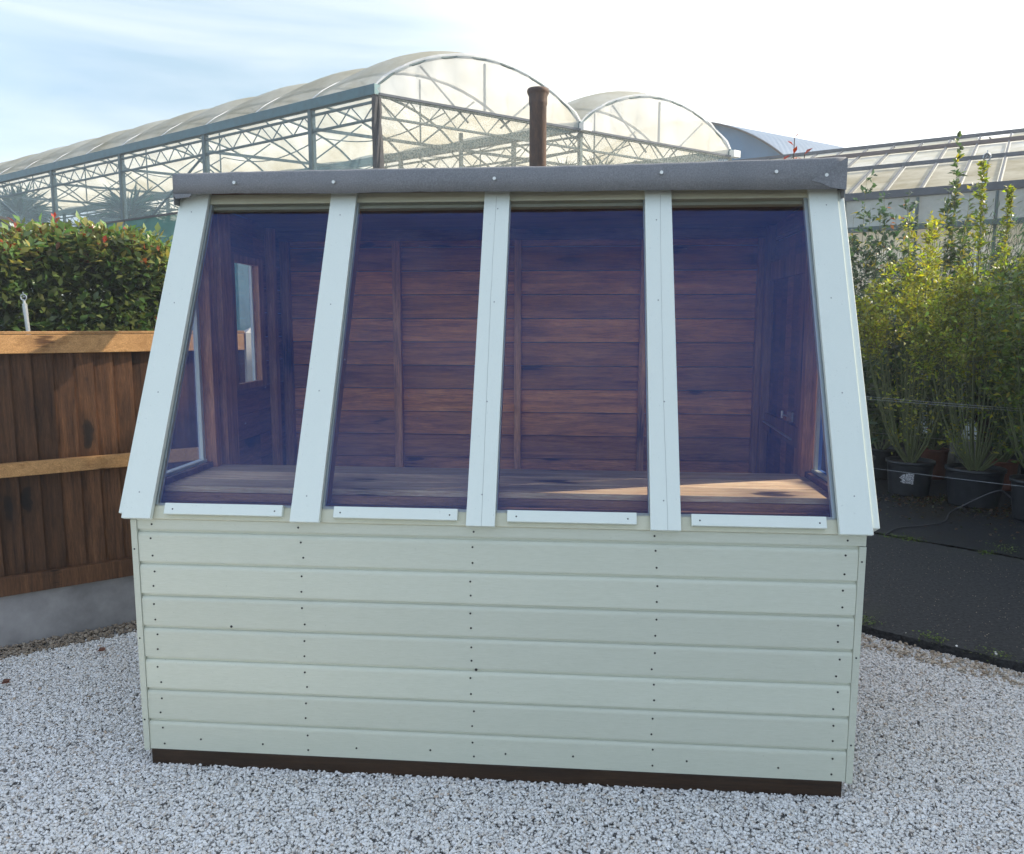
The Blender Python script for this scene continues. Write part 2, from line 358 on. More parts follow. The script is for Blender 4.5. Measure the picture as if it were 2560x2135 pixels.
def leafmat(name, rough=.4, trans=.35):
    m, n, b = new_mat(name); out = n.nodes['Material Output']
    at = N(n, 'ShaderNodeAttribute'); at.attribute_name = 'tint'
    n.links.new(at.outputs['Color'], b.inputs['Base Color']); b.inputs['Roughness'].default_value = rough; b.inputs['Specular IOR Level'].default_value = .5
    tl = N(n, 'ShaderNodeBsdfTranslucent')
    hs = N(n, 'ShaderNodeHueSaturation'); hs.inputs['Saturation'].default_value = 1.15; hs.inputs['Value'].default_value = 1.9; n.links.new(at.outputs['Color'], hs.inputs['Color'])
    n.links.new(hs.outputs[0], tl.inputs[0])
    ms = N(n, 'ShaderNodeMixShader'); ms.inputs[0].default_value = trans
    n.links.new(b.outputs[0], ms.inputs[1]); n.links.new(tl.outputs[0], ms.inputs[2]); n.links.new(ms.outputs[0], out.inputs[0]); return m
M['leaf'] = leafmat('leaf'); M['leaf_gloss'] = leafmat('glossy_leaf', .36, .25)

# ------------------------------------------------------------------ foliage
def leaves_mesh(name, pos, dirs, length, width, cols, mat, parent=None, loc=None, droop=.25, seed=0):
    """one mesh of many folded pointed leaves. arrays: pos, dirs (n,3), length (n), cols (n,3)"""
    rng = np.random.default_rng(seed); n = len(pos); pos = np.asarray(pos, float); d = np.asarray(dirs, float)
    d /= np.linalg.norm(d, axis=1)[:, None] + 1e-9
    r = rng.normal(size=(n, 3)); r[:, 2] *= .4
    side = np.cross(d, np.array([0, 0, 1.0]) + r*.5); side /= np.linalg.norm(side, axis=1)[:, None] + 1e-9
    nrm = np.cross(side, d); L = np.asarray(length, float)[:, None]; Wd = L*width
    base = pos; mid = pos + d*L*.5 + nrm*L*.04 - np.array([0, 0, 1])*L*droop*.18
    tip = pos + d*L - np.array([0, 0, 1])*L*droop
    l = pos + d*L*.45 + side*Wd*.5 + nrm*L*.07 - np.array([0, 0, 1])*L*droop*.15
    q = pos + d*L*.45 - side*Wd*.5 + nrm*L*.07 - np.array([0, 0, 1])*L*droop*.15
    V = np.stack([base, l, mid, q, tip], 1).reshape(-1, 3)
    F = np.array([[0, 2, 1], [0, 3, 2], [2, 4, 1], [2, 3, 4]]); F = (F[None] + 5*np.arange(n)[:, None, None]).reshape(-1)
    me = bpy.data.meshes.new(name); me.vertices.add(len(V)); me.vertices.foreach_set('co', V.reshape(-1))
    nf = 4*n; me.loops.add(nf*3); me.loops.foreach_set('vertex_index', F.astype(np.int32))
    me.polygons.add(nf); me.polygons.foreach_set('loop_start', np.arange(0, nf*3, 3, dtype=np.int32)); me.polygons.foreach_set('loop_total', np.full(nf, 3, dtype=np.int32))
    me.update(calc_edges=True); me.validate()
    at = me.color_attributes.new('tint', 'FLOAT_COLOR', 'CORNER')
    C = np.concatenate([np.asarray(cols, float), np.ones((n, 1))], 1); at.data.foreach_set('color', np.repeat(C, 12, axis=0).reshape(-1))
    me.materials.append(mat)
    o = bpy.data.objects.new(name, me); COL.objects.link(o)
    if parent: o.parent = parent
    if loc is not None: o.location = loc
    elif parent: o.matrix_parent_inverse = parent.matrix_basis.inverted()
    return o
def pal(rng, n, base, var=.25, alt=None, p=.1):
    c = np.array(base)[None]*(1 + rng.normal(0, var, (n, 1))).clip(.4, 1.8); c = c*(1 + rng.normal(0, .08, (n, 3)))
    if alt is not None:
        k = rng.random(n) < p; c[k] = np.array(alt)[None]*(1 + rng.normal(0, .2, (k.sum(), 1)))
    return c.clip(.004, .9)

# ================================================================== THE SHED
W = 2.44; ZB = .0489; BP = .1144
rng = random.Random(4)
shed = thing('potting_shed', 'sage and white painted potting shed with four big sloping glass panes, standing on the gravel', 'shed')
X0, X1 = Vector((1, 0, 0)), Vector((0, 1, 0))
# front wall: seven shiplap boards with a coved top, a top strip, nail holes
fwl = MB(); tr_ = .0217
def nail(mb, x, y, z, r=.0034, mi=1, nv=(0, -1, 0)):
    n_ = Vector(nv); mb.tube([Vector((x, y, z)) - n_*.002, Vector((x, y, z)) + n_*.0009], r, 8, mi)
for k in range(7):
    z0 = ZB + k*BP; z1 = z0 + BP
    prof = [(0, -.016, z0+.0012), (0, -.016, z1-.026)]
    for j in range(1, 7):
        a = j/6*math.pi/2; prof.append((0, -.016 + .0095*(1-math.cos(a)), z1-.026 + .016*math.sin(a)))
    prof += [(0, -.0065, z1+.004), (0, -.001, z1+.004), (0, -.001, z0+.0012)]
    fwl.extrude(prof, (tr_+.001, 0, 0), (W-tr_-.001, 0, 0), 0, rnd_col(rng))
fwl.extrude([(0, -.0165, ZB+7*BP+.0012), (0, -.0165, .886), (0, -.001, .886), (0, -.001, ZB+7*BP+.0012)], (tr_+.001, 0, 0), (W-.001, 0, 0), 0, rnd_col(rng))
studs = [.071, .598, 1.176, 1.782, 2.372]
for k in range(7):
    for x in studs:
        for f in (.22, .70):
            nail(fwl, x + rng.uniform(-.006, .006), -.0165, ZB + k*BP + f*BP + rng.uniform(-.004, .004))
for x in studs: nail(fwl, x + rng.uniform(-.01, .01), -.017, .868)
for x in (.21, .435, .77, 1.03, 1.29, 1.52, 1.90, 2.20): nail(fwl, x, -.0165, ZB + .042 + rng.uniform(-.006, .006))
nail(fwl, 1.19, -.0165, ZB+2.98*BP, .005); nail(fwl, .34, -.0165, ZB+4.05*BP, .0045)
fwl.build('front_wall', [M['sage'], M['nailhole']], shed)
for x0, x1, xa in ((0, tr_, .009), (W-tr_, W, W-.012)):
    t = MB(); t.box(x0, x1, -.020, .012, ZB-.004, .884 if x0 == 0 else ZB+7*BP-.001)
    for z in (.16, .46, .78): nail(t, xa, -.0205, z + (.02 if x0 else 0))
    t.build('corner_trim', [M['sage'], M['nailhole']], shed, bevel=.0015)
b = MB(); b.box(.0225, W-.030, -.013, .05, -.012, ZB-.001); b.build('floor_bearer', M['bearer'], shed, bevel=.004)
b = MB(); b.box(.03, W-.03, .051, 1.46, .0, .06, 0); b.build('floor', M['benchd'], shed)
D = 1.40                                      # inner face of the back wall
# slope frame: u up the slope, n outwards
su = Vector((0, .4340, .9009)); sn = Vector((0, -.9009, .4340)); so = Vector((0, -.05, .8967)); UMAX = 1.275
def SL(x, u, nn): return so + X0*x + su*u + sn*nn
# interior studs of the low front wall
b = MB()
for x in studs: b.box(x-.02, x+.02, .0005, .045, .062, .87, 0, rnd_col(rng))
b.box(.03, W-.03, .0465, .055, .062, .86, 0, rnd_col(rng))
b.build('front_wall_stud', M['innerz'], shed)
# back wall: lapped boards seen from inside, battens, outer skin
bk = MB(); nb = 17
for k in range(nb):
    z0 = .06 + k*.1165; z1 = z0 + .1165
    bk.extrude([(0, D-.010, z0+.005), (0, D+.0055, z1), (0, D+.018, z1), (0, D+.018, z0+.005)], (.03, 0, 0), (W-.03, 0, 0), 0, rnd_col(rng))
bk.build('back_wall', M['inner'], shed)
b = MB(); b.box(.0, W, D+.020, D+.032, ZB, 2.0); b.build('rear_cladding', M['sage'], shed)
for x0, x1 in ((.03, .075), (.600, .640), (1.204, 1.238), (1.814, 1.846), (W-.075, W-.03)):
    b = MB(); b.box(x0, x1, D-.045, D-.0065, .062, 1.955, 0, rnd_col(rng)); b.build('batten', M['innerz'], shed, bevel=.002)
b = MB(); b.box(.03, W-.03, D-.047, D-.0065, 1.957, 2.01, 0, rnd_col(rng)); b.build('top_rail', M['benchd'], shed)
# side walls (window opening / door opening), outer paint skin and inner stained skin
def side(sx, openings, name):
    xo = 0.0 if sx < 0 else W; dx = 1 if sx < 0 else -1
    pieces = []
    ys = [0.0, .54] + [o for op in openings for o in op[:2]] + [D+.02]
    p = [(.0, .54, ZB, .985)]
    cur = .54
    for (a, b_, zlo, zhi) in openings:
        if a > cur: p.append((cur, a, ZB, 2.02))
        if zlo > ZB: p.append((a, b_, ZB, zlo))
        p.append((a, b_, zhi, 2.02)); cur = b_
    p.append((cur, D+.02, ZB, 2.02))
    mo, mi_ = MB(), MB()
    for (a, b_, lo, hi) in p:
        n_ = max(1, int((hi-lo)/.1144))
        xs = sorted((xo, xo+dx*.012)); mo.box(xs[0], xs[1], a, b_, lo, hi)
        xs = sorted((xo+dx*.0135, xo+dx*.022))
        h = lo
        while h < hi-.001:
            h2 = min(hi, (math.floor(h/.1144+1e-6)+1)*.1144); mi_.box(xs[0], xs[1], a, b_, h+.0012, h2-.0012, 0, rnd_col(rng)); h = h2
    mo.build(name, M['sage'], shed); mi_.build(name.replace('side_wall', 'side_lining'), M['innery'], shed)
side(-1, [(.775, 1.06, 1.275, 1.83)], 'side_wall')
side(1, [(.62, 1.24, ZB, 1.93)], 'side_wall')
def slopez(y): return .8967 + (y+.05)/.4340*.9009          # height of the slope face above y
for sx, xo, dx in ((-1, 0.0, 1), (1, W, -1)):
    xs = lambda a, b_: sorted((xo+dx*a, xo+dx*b_))
    # triangular side window: pane, painted outer beads, stained post
    g = MB(); x = xo + dx*.018
    zt = slopez(.49)-.06
    g.add([(x, .05, 1.0), (x, .49, 1.0), (x, .49, zt), (x, .05, slopez(.05)-.06)], [(0, 1, 2, 3)]); g.build('side_window', M['glass2'], shed)
    f = MB(); a, b_ = xs(.004, .034); f.box(a, b_, .02, .505, .986, 1.008); f.build('window_sill', M['whitex'], shed, bevel=.002)
    f = MB(); a, b_ = xs(.012, .030); f.box(a, b_, .468, .488, 1.0085, 1.92, 0); f.build('window_bead', M['white'], shed)
    f = MB(); a, b_ = xs(.024, .075); f.box(a, b_, .490, .535, .90, 1.96, 0, rnd_col(rng)); f.build('window_post', M['innerz'], shed, bevel=.002)
    f = MB(); a, b_ = xs(.036, .060); f.box(a, b_, .02, .488, .955, .998, 0, rnd_col(rng)); f.build('inner_sill', M['benchd'], shed, bevel=.002)
# left wall: posts either side of the small window, its frame and pane
for y0, y1 in ((.63, .735), (1.19, 1.235)):
    b = MB(); b.box(.024, .062, y0, y1, .062, 2.0, 0, rnd_col(rng)); b.build('wall_post', M['innerz'], shed, bevel=.002)
fr = MB()
for (y0, y1, z0, z1) in ((.76, .79, 1.26, 1.845), (1.045, 1.10, 1.26, 1.845), (.7905, 1.0445, 1.26, 1.288), (.7905, 1.0445, 1.812, 1.845)):
    fr.box(.023, .050, y0, y1, z0, z1, 0, rnd_col(rng))
fo = fr.build('small_window', M['innerz'], shed, bevel=.002)
g = MB(); g.add([(.014, .785, 1.28), (.014, 1.05, 1.28), (.014, 1.05, 1.82), (.014, .785, 1.82)], [(0, 1, 2, 3)]); g.build('pane', M['glass2'], fo)
g = MB(); g.box(.006, .020, 1.035, 1.047, 1.283, 1.817); g.build('glazing_bead', M['white'], fo)
# right wall: boarded door with bolt and latch
dr = MB(); y = .625
while y < 1.235:
    dr.box(W-.024, W-.010, y+.001, min(y+.094, 1.235), .07, 1.925, 0, rnd_col(rng)); y += .095
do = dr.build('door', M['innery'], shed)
lg = MB()
for z in (.35, 1.06, 1.75): lg.box(W-.046, W-.0245, .63, 1.23, z, z+.08, 0, rnd_col(rng))
lg.box(W-.046, W-.0245, .64, .70, .432, 1.058, 0, rnd_col(rng)); lg.box(W-.046, W-.0245, .64, .70, 1.142, 1.748, 0, rnd_col(rng))
lg.build('door_ledge', M['innerz'], do)
lt = MB(); lt.tube([(W-.06, .70, 1.175), (W-.06, .87, 1.175)], .004, 8); lt.box(W-.056, W-.047, .73, .80, 1.155, 1.195); lt.tube([(W-.062, .85, 1.16), (W-.062, .85, 1.19)], .006, 8)
lt.tube([(W-.052, .735, 1.085), (W-.052, 1.22, 1.10)], .005, 8)
lt.build('door_bolt', M['galv'], do)
for y0, y1 in ((.56, .605), (1.25, 1.295)):
    b = MB(); b.box(W-.062, W-.024, y0, y1, .062, 2.0, 0, rnd_col(rng)); b.build('door_post', M['innerz'], shed, bevel=.002)
# bench
bt = MB()
for y0, y1 in ((.108, .248), (.2505, .398), (.4005, .548)): bt.box(.045, W-.045, y0, y1, .955, .977, 0, rnd_col(rng))
be = bt.build('bench', M['bench'], shed, bevel=.0025)
b = MB(); b.box(.045, W-.045, .112, .132, .885, .953, 0, rnd_col(rng)); b.box(.045, W-.045, .060, .080, .865, .93, 0, rnd_col(rng)); b.build('bench_rail', M['benchd'], be)
for x in (.10, W/2, W-.14):
    b = MB(); b.box(x, x+.04, .50, .54, .062, .953, 0, rnd_col(rng)); b.build('leg', M['innerz'], be)
# rafters behind the cover bars, painted bead edges
BARS = [(-.0135, .0877), (.5714, .671), (1.1625, 1.2573), (1.7585, 1.8551), (2.3464, 2.4484)]
for i, (a, b_) in enumerate(BARS):
    lo, hi = a+.012, b_-.012
    if i == 0: lo, hi = .0, b_+.006
    if i == 4: lo, hi = a-.012, W
    if i in (1,): hi = b_+.006
    if i in (2,): hi = b_+.003
    if i in (3,): lo = a-.004
    r_ = MB(); r_.fbox(so, X0, su, sn, lo, hi, .055, UMAX-.03, -.042, -.0235, 0); r_.build('glazing_bead', M['white'], shed)
    rl, rh = (.028, .050) if i == 0 else ((W-.050, W-.028) if i == 4 else (lo+.004, hi-.004))
    r_ = MB(); r_.fbox(so, X0, su, sn, rl, rh, .09, UMAX-.04, -.10, -.043, 0, rnd_col(rng)); r_.build('rafter', M['innerz'], shed)
    bb = MB(); bb.fbox(so, X0, su, sn, a, b_, 0.0, UMAX+.012, -.018, 0, 0)
    for u in (.10, .45, .80, 1.17):
        q = SL((a+b_)/2 + rng.uniform(-.01, .01), u + rng.uniform(-.03, .03), 0); nail(bb, q.x, q.y, q.z, .0026, 1, sn)
    if i in (2, 3):                                     # a split down the middle of the cover bar
        u = 0.0
        pts = []
        while u < UMAX: pts.append(SL((a+b_)/2 + .004*math.sin(u*3+i) + rng.uniform(-.0008, .0008) + (.006 if i == 3 else 0), u, .0001)); u += .05
        bb.tube(pts, .0007, 4, 2)
    bb.build('cover_bar', [M['white'], plain('rusty_nail%d' % i, (.22, .22, .22), .6), M['crack']], shed, bevel=.0025)
for x0, x1, lo in ((-.030, -.0150, .018), (2.4500, 2.4720, .022)):
    b = MB(); b.fbox(so, X0, su, sn, x0, x1, lo, UMAX-.01, -.075, -.006); b.build('barge_board', M['white'], shed, bevel=.002)
# panes
for (a, b_), (c, d_) in zip(BARS[:-1], BARS[1:]):
    g = MB(); x0, x1 = b_-.012, c+.012
    g.add([SL(x0, .05, -.0225), SL(x1, .05, -.0225), SL(x1, UMAX-.03, -.0225), SL(x0, UMAX-.03, -.0225)], [(0, 1, 2, 3)]); g.build('glass_pane', M['glass'], shed)
# sill, header, glass stops
b = MB(); b.fbox(so, X0, su, sn, .002, W-.002, .004, .060, -.045, -.0240)
b.box(.024, W-.024, -.018, .043, .8875, .8965); sl = b.build('window_sill', M['cream'], shed, bevel=.002)
b = MB(); b.fbox(so, X0, su, sn, .03, W-.03, UMAX-.042, UMAX+.01, -.060, -.0435)
b.fbox(so, X0, su, sn, .03, W-.03, UMAX-.030, UMAX+.01, -.0425, -.0190); b.build('header_rail', M['cream'], shed)
for x0, x1 in ((.130, .5405), (.716, 1.132), (1.296, 1.7154), (1.8895, 2.31)):
    b = MB(); b.fbox(so, X0, su, sn, x0, x1, .018, .056, -.0225, -.004)
    for x in (x0+.022+rng.uniform(-.006, .01), x1-.03+rng.uniform(-.01, .01)):
        q = SL(x, .035, -.004); nail(b, q.x, q.y, q.z, .0030, 1, sn)
    b.build('glass_stop', [M['whitex'], M['nailhole']], shed, bevel=.002)
# roof: deck, felt sheet folded down over the front edge
b = MB(); b.hexa([(.02, .53, 2.043), (W-.02, .53, 2.043), (W-.02, 1.47, 2.00), (.02, 1.47, 2.00), (.02, .53, 2.105), (W-.02, .53, 2.105), (W-.02, 1.47, 2.055), (.02, 1.47, 2.055)]); b.build('roof_deck', M['benchd'], shed)
fe = MB(); nx = 60; fr_r = random.Random(8)
wob = [fr_r.uniform(-1, 1) for _ in range(nx+1)]
rows = []
for i in range(nx+1):
    t = i/nx; x = -.029 + t*(2.4597+.029)
    zb_ = 2.039 - .011*t + .0012*math.sin(t*19) + (.003*wob[i] if .05 < t < .95 else 0)*.35
    zt_ = 2.115 + .0225*t**1.0 + .0035*math.sin(t*6.5+.6) + .0012*wob[i]
    yy = .448 + .0015*math.sin(t*11) + .0006*wob[i]
    rows.append([(x, yy+.004, zb_+.001), (x, yy, zb_), (x, yy-.001, (zb_+zt_)/2), (x, yy, zt_-.008), (x, yy+.006, zt_-.001), (x, yy+.025, zt_), (x, 1.0, zt_-.028), (x, 1.50, zt_-.055), (x, 1.503, zt_-.12)])
fe.v = [q for r_ in rows for q in r_]; k = len(rows[0])
for i in range(nx):
    for j in range(k-1): fe.f.append((i*k+j, (i+1)*k+j, (i+1)*k+j+1, i*k+j+1)); fe.m.append(0); fe.c.append((.5, .5, .5))
ft = fe.build('roof_felt', M['felt'], shed, smooth=True); sm = ft.modifiers.new('solid', 'SOLIDIFY'); sm.thickness = .004; sm.offset = -1
fl = MB(); fl.extrude([(2.340, 0, 2.058), (2.455, 0, 2.133), (2.4625, 0, 2.133), (2.4625, 0, 2.024), (2.405, 0, 2.034), (2.380, 0, 2.046)], (0, .4435, 0), (0, .4405, 0))
fl.build('felt_flap', M['felt'], ft)
for xe in (-.0305, 2.4595):
    sd_m = MB(); sd_m.box(xe, xe+.003, .450, 1.495, 2.0, 2.095 if xe < 0 else 2.125); sd_m.build('felt_edge', M['felt'], ft)
fl = MB(); fl.extrude([(-.029, 0, 2.040), (.045, 0, 2.040), (.035, 0, 2.028), (-.020, 0, 2.022)], (0, .452, 0), (0, .446, 0)); fl.build('felt_flap', M['felt'], ft)
for x, z in ((.216, 2.078), (.6, 2.075), (1.205, 2.080), (1.812, 2.093), (2.217, 2.090), (2.392, 2.076)):
    cl = MB(); cl.tube([(x, .450, z), (x, .4385, z)], .0062, 12); cl.build('clout_nail', M['galv'], ft)

# ================================================================== GROUND
def poly_sheet(name, pts, z, mat, th=0):
    mb = MB(); n_ = len(pts)
    if th: mb.extrude([(x, y, z-th) for x, y in pts], (0, 0, 0), (0, 0, th))
    else: mb.add([(x, y, z) for x, y in pts], [tuple(range(n_))])
    return tag(mb.build(name, mat), kind='structure')
def groundmat(name, c1, c2, sc=40, bs=.6, rough=.9, c3=None):
    m, n, b = new_mat(name); v = coords(n)
    f = noise(n, v, sc, 6, .7); g = noise(n, v, .8, 6, .6)
    col = ramp_out(n, f, [(.38, c1), (.62, c2)])
    if c3: 
        rr = ramp(n, [(.52, (0, 0, 0)), (.66, (1, 1, 1))]); n.links.new(g, rr.inputs[0]); col = mixc(n, rr.outputs[0], col, c3)
    n.links.new(col, b.inputs['Base Color']); b.inputs['Roughness'].default_value = rough; bump(n, b, f, bs, .01); return m
M['earth'] = groundmat('earth', (.06, .05, .035), (.12, .10, .07), 3)
M['bed'] = groundmat('gravel_bed', (.44, .43, .42), (.64, .63, .61), 60, 1)
M['tarmac'] = groundmat('tarmac', (.002, .002, .003), (.042, .043, .046), 55, 1.0, .8, (.030, .032, .022))
M['mat'] = groundmat('weed_mat', (.006, .007, .010), (.016, .018, .024), 30, .9, .55, (.018, .014, .009))
poly_sheet('ground', [(-900, -900), (900, -900), (900, 900), (-900, 900)], -.06, M['earth'])
poly_sheet('gravel_bed', [(-4, -4.5), (7, -4.5), (7, 4), (-4, 4)], -.03, M['bed'])
# tarmac path: raised slab with a ragged edge; runs from behind the shed off to the right
er = random.Random(3)
def ragged(a, b_, n_, amp):
    a = Vector((*a, 0)); b_ = Vector((*b_, 0)); d = b_-a; nn = Vector((-d.y, d.x, 0)).normalized(); out = []
    for i in range(n_+1): q = a + d*(i/n_) + nn*er.uniform(-amp, amp); out.append((q.x, q.y))
    return out
edge1 = ragged((1.2, 2.75), (2.9642, 1.4501), 40, .012) + ragged((2.9642, 1.4501), (3.5368, 1.0304), 16, .012)[1:] + ragged((3.5368, 1.0304), (7.2, -1.65), 60, .014)[1:]
edge2 = ragged((7.6, .3), (4.43, 2.72), 30, .008) + ragged((4.43, 2.72), (3.61, 3.36), 14, .008)[1:] + ragged((3.61, 3.36), (1.9, 4.7), 20, .008)[1:]
poly_sheet('tarmac_path', edge1 + [(7.6, -1.7)] + edge2, .035, M['tarmac'], .09)
mat_pts = ragged((1.9, 4.75), (3.61, 3.41), 20, .012) + ragged((3.61, 3.41), (4.43, 2.76), 12, .02)[1:] + ragged((4.43, 2.76), (8.2, -.15), 30, .01)[1:]
poly_sheet('weed_mat_ground', mat_pts[::-1] + [(-1, 12), (12, 12), (12, -.15)][::1], .038, M['mat'])

# gravel: loose stones, countless, scattered by geometry nodes over the bed
def stone_mesh(i):
    r_ = random.Random(50+i); import bmesh
    bm = bmesh.new(); bmesh.ops.create_icosphere(bm, subdivisions=1 if i % 2 else 2, radius=1)
    sx, sy, sz = r_.uniform(.95, 1.25), r_.uniform(.75, 1.05), r_.uniform(.5, .8)
    cuts = [(Vector((r_.gauss(0, 1), r_.gauss(0, 1), r_.gauss(0, 1))).normalized(), r_.uniform(.40, .72)) for _ in range(8)]
    for v in bm.verts:
        p = v.co.copy()
        for nn, dd in cuts:
            e = p.dot(nn)-dd
            if e > 0: p -= nn*e
        p += Vector((r_.uniform(-.05, .05), r_.uniform(-.05, .05), r_.uniform(-.05, .05)))
        v.co = Vector((p.x*sx, p.y*sy, p.z*sz))
    me = bpy.data.meshes.new('stone'); bm.to_mesh(me); bm.free(); return me
def stone_mat(name, stops):
    m, n, b = new_mat(name); oi = N(n, 'ShaderNodeObjectInfo')
    col = ramp_out(n, oi.outputs['Random'], stops)
    f = noise(n, coords(n), 2.2, 4, .6); col = mixc(n, .5, col, ramp_out(n, f, [(.3, (.20, .19, .18)), (.7, (.8, .8, .79))]), 'OVERLAY')
    n.links.new(col, b.inputs['Base Color']); b.inputs['Roughness'].default_value = .75; return m
M['stone'] = stone_mat('limestone_chip', [(0, (.66, .645, .615)), (.35, (.76, .745, .715)), (.6, (.82, .805, .78)), (.80, (.70, .65, .58)), (.93, (.85, .84, .82)), (1, (.46, .36, .27))])
M['stone_dirty'] = stone_mat('muddy_chip', [(0, (.19, .15, .115)), (.5, (.30, .24, .18)), (.8, (.37, .31, .24)), (1, (.24, .17, .11))])
def scatter(name, label, pts, z, density, size, mat, seed, jit=.010):
    col = bpy.data.collections.new('stones_' + name)
    for i in range(8):
        me = stone_mesh(i + seed*8); me.materials.append(mat); col.objects.link(bpy.data.objects.new('stone', me))
    base = MB(); base.add([(x, y, z) for x, y in pts], [tuple(range(len(pts)))]); ob = base.build(name, mat)
    tag(ob, label, None, None, 'stuff')
    ng = bpy.data.node_groups.new(name, 'GeometryNodeTree')
    ng.interface.new_socket('Geometry', in_out='INPUT', socket_type='NodeSocketGeometry'); ng.interface.new_socket('Geometry', in_out='OUTPUT', socket_type='NodeSocketGeometry')
    a = ng.nodes.new('NodeGroupInput'); z_ = ng.nodes.new('NodeGroupOutput'); L = ng.links.new
    dp = ng.nodes.new('GeometryNodeDistributePointsOnFaces'); dp.inputs['Density'].default_value = density; dp.inputs['Seed'].default_value = seed
    ci = ng.nodes.new('GeometryNodeCollectionInfo'); ci.inputs['Collection'].default_value = col; ci.inputs['Separate Children'].default_value = True; ci.inputs['Reset Children'].default_value = True
    ip = ng.nodes.new('GeometryNodeInstanceOnPoints'); ip.inputs['Pick Instance'].default_value = True
    rr = ng.nodes.new('FunctionNodeRandomValue'); rr.data_type = 'FLOAT_VECTOR'; rr.inputs[0].default_value = (-.6, -.6, 0); rr.inputs[1].default_value = (.6, .6, 6.283)
    rs = ng.nodes.new('FunctionNodeRandomValue'); rs.data_type = 'FLOAT'; rs.inputs['Seed'].default_value = 5
    rs.inputs[2].default_value = size*.55; rs.inputs[3].default_value = size*1.25
    sp = ng.nodes.new('GeometryNodeSetPosition'); ro = ng.nodes.new('FunctionNodeRandomValue'); ro.data_type = 'FLOAT_VECTOR'; ro.inputs['Seed'].default_value = 9
    ro.inputs[0].default_value = (0, 0, -jit); ro.inputs[1].default_value = (0, 0, jit)
    L(a.outputs[0], dp.inputs['Mesh']); L(dp.outputs['Points'], sp.inputs['Geometry']); L(ro.outputs[0], sp.inputs['Offset'])
    L(sp.outputs[0], ip.inputs['Points']); L(ci.outputs[0], ip.inputs['Instance']); L(rr.outputs[0], ip.inputs['Rotation']); L(rs.outputs[1], ip.inputs['Scale'])
    L(ip.outputs[0], z_.inputs[0])
    md = ob.modifiers.new('scatter', 'NODES'); md.node_group = ng; return ob
FD = Vector((math.cos(R(40.05)), math.sin(R(40.05)), 0)); FN = Vector((FD.y, -FD.x, 0))    # along the fence, towards the shed yard
F0 = Vector((-1.2525, .8992, 0))
def FP(t, n_=0, z=0): return F0 + FD*t + FN*n_ + Vector((0, 0, z))
q = lambda t, n_: (FP(t, n_).x, FP(t, n_).y)
scatter('gravel', 'pale grey limestone chippings covering the yard', [q(-1.2, .14), q(1.55, .14), (.3, 2.6), (1.25, 2.72), (2.96, 1.46), (3.54, 1.04), (4.6, .26), (4.6, -1.6), (-3.2, -1.6)], -.012, 25000, .0071, M['stone'], 1, .0065)
scatter('dirty_gravel', 'brown muddy chippings along the foot of the fence', [q(-1.2, .02), q(1.5, .02), q(1.5, .17), q(-1.2, .17)], -.004, 9500, .0110, M['stone_dirty'], 2)
scatter('path_edge_gravel', 'tan chippings against the tarmac edge', [(2.3, 1.9), (2.96, 1.44), (3.54, 1.02), (4.6, .24), (4.6, .05), (3.45, .88), (2.85, 1.30), (2.25, 1.78)], -.004, 4200, .0100, stone_mat('tan_chip', [(0, (.30, .23, .16)), (.5, (.48, .40, .31)), (1, (.56, .50, .42))]), 3)
scatter('stray_gravel', 'a few chippings kicked up onto the tarmac edge', [(2.3, 2.05), (2.96, 1.60), (3.54, 1.18), (4.6, .42), (4.6, .26), (3.54, 1.05), (2.96, 1.48), (2.3, 1.93)], .039, 90, .0065, M['stone'], 4, .001)
scatter('path_grit', 'scattered grit over the tarmac path', [(2.3, 2.3), (3.6, 3.2), (6.4, 1.0), (6.4, -.8), (3.54, 1.1), (2.3, 2.0)], .037, 260, .0028, M['stone_dirty'], 5, .001)
# ================================================================== FENCE
fence = thing('close_board_fence', 'brown close boarded timber fence with pale golden rails on a grey concrete base', 'fence', tuple(F0))
T0, T1 = -2.6, 1.22
def fbox(mb, t0, t1, n0, n1, z0, z1, col=None, mi=0): mb.fbox(F0, FD, FN, Vector((0, 0, 1)), t0, t1, n0, n1, z0, z1, mi, col)
b = MB(); t = T0; fr_ = random.Random(11)
while t < T1:
    c = rnd_col(fr_)
    P = lambda tt, nn, z: FP(tt, nn, z)
    wd = .088
    # feather edge: thick edge laps over the thin edge of the next board
    b.hexa([P(t-.012, -.014, .262), P(t-.012, .000, .262), P(t+wd, .017, .262), P(t+wd, -.014, .262), P(t-.012, -.014, 1.47), P(t-.012, .000, 1.47), P(t+wd, .017, 1.47), P(t+wd, -.014, 1.47)], 0, c)
    t += wd
t = T0
while t < T1:
    for z in (.30, .86, 1.38):
        for u in (.025, .065):
            c_n = FP(t+u, 0, z + fr_.uniform(-.006, .006)); b.tube([c_n + FN*.0, c_n + FN*(.0055 + u*.13)], .0022, 6, 1)
    t += wd
b.build('boards', [M['fence'], M['nailhole']], fence)
for nm, n0, n1, z0, z1 in (('cap_rail', .016, .046, 1.408, 1.496), ('mid_rail', .016, .058, .828, .893), ('bottom_rail', .016, .052, .255, .345)):
    b = MB(); fbox(b, T0, T1, n0, n1, z0, z1, rnd_col(fr_)); b.build(nm, M['rail'] if nm != 'bottom_rail' else M['fence'], fence, bevel=.003)
b = MB(); fbox(b, T0, T1, -.020, .046, 1.4975, 1.512, rnd_col(fr_)); b.build('cap_strip', M['rail'], fence, bevel=.002)
b = MB(); fbox(b, T0, T1, -.022, .028, -.03, .253); b.build('gravel_board', M['concrete'], fence, bevel=.004)
post = MB(); post.fbox(F0, FD, FN, Vector((0, 0, 1)), 1.225, 1.325, -.05, .05, -.05, 1.50)
tp = [FP(1.225, -.05, 1.5), FP(1.325, -.05, 1.5), FP(1.325, .05, 1.5), FP(1.225, .05, 1.5), FP(1.275, 0, 1.535)]
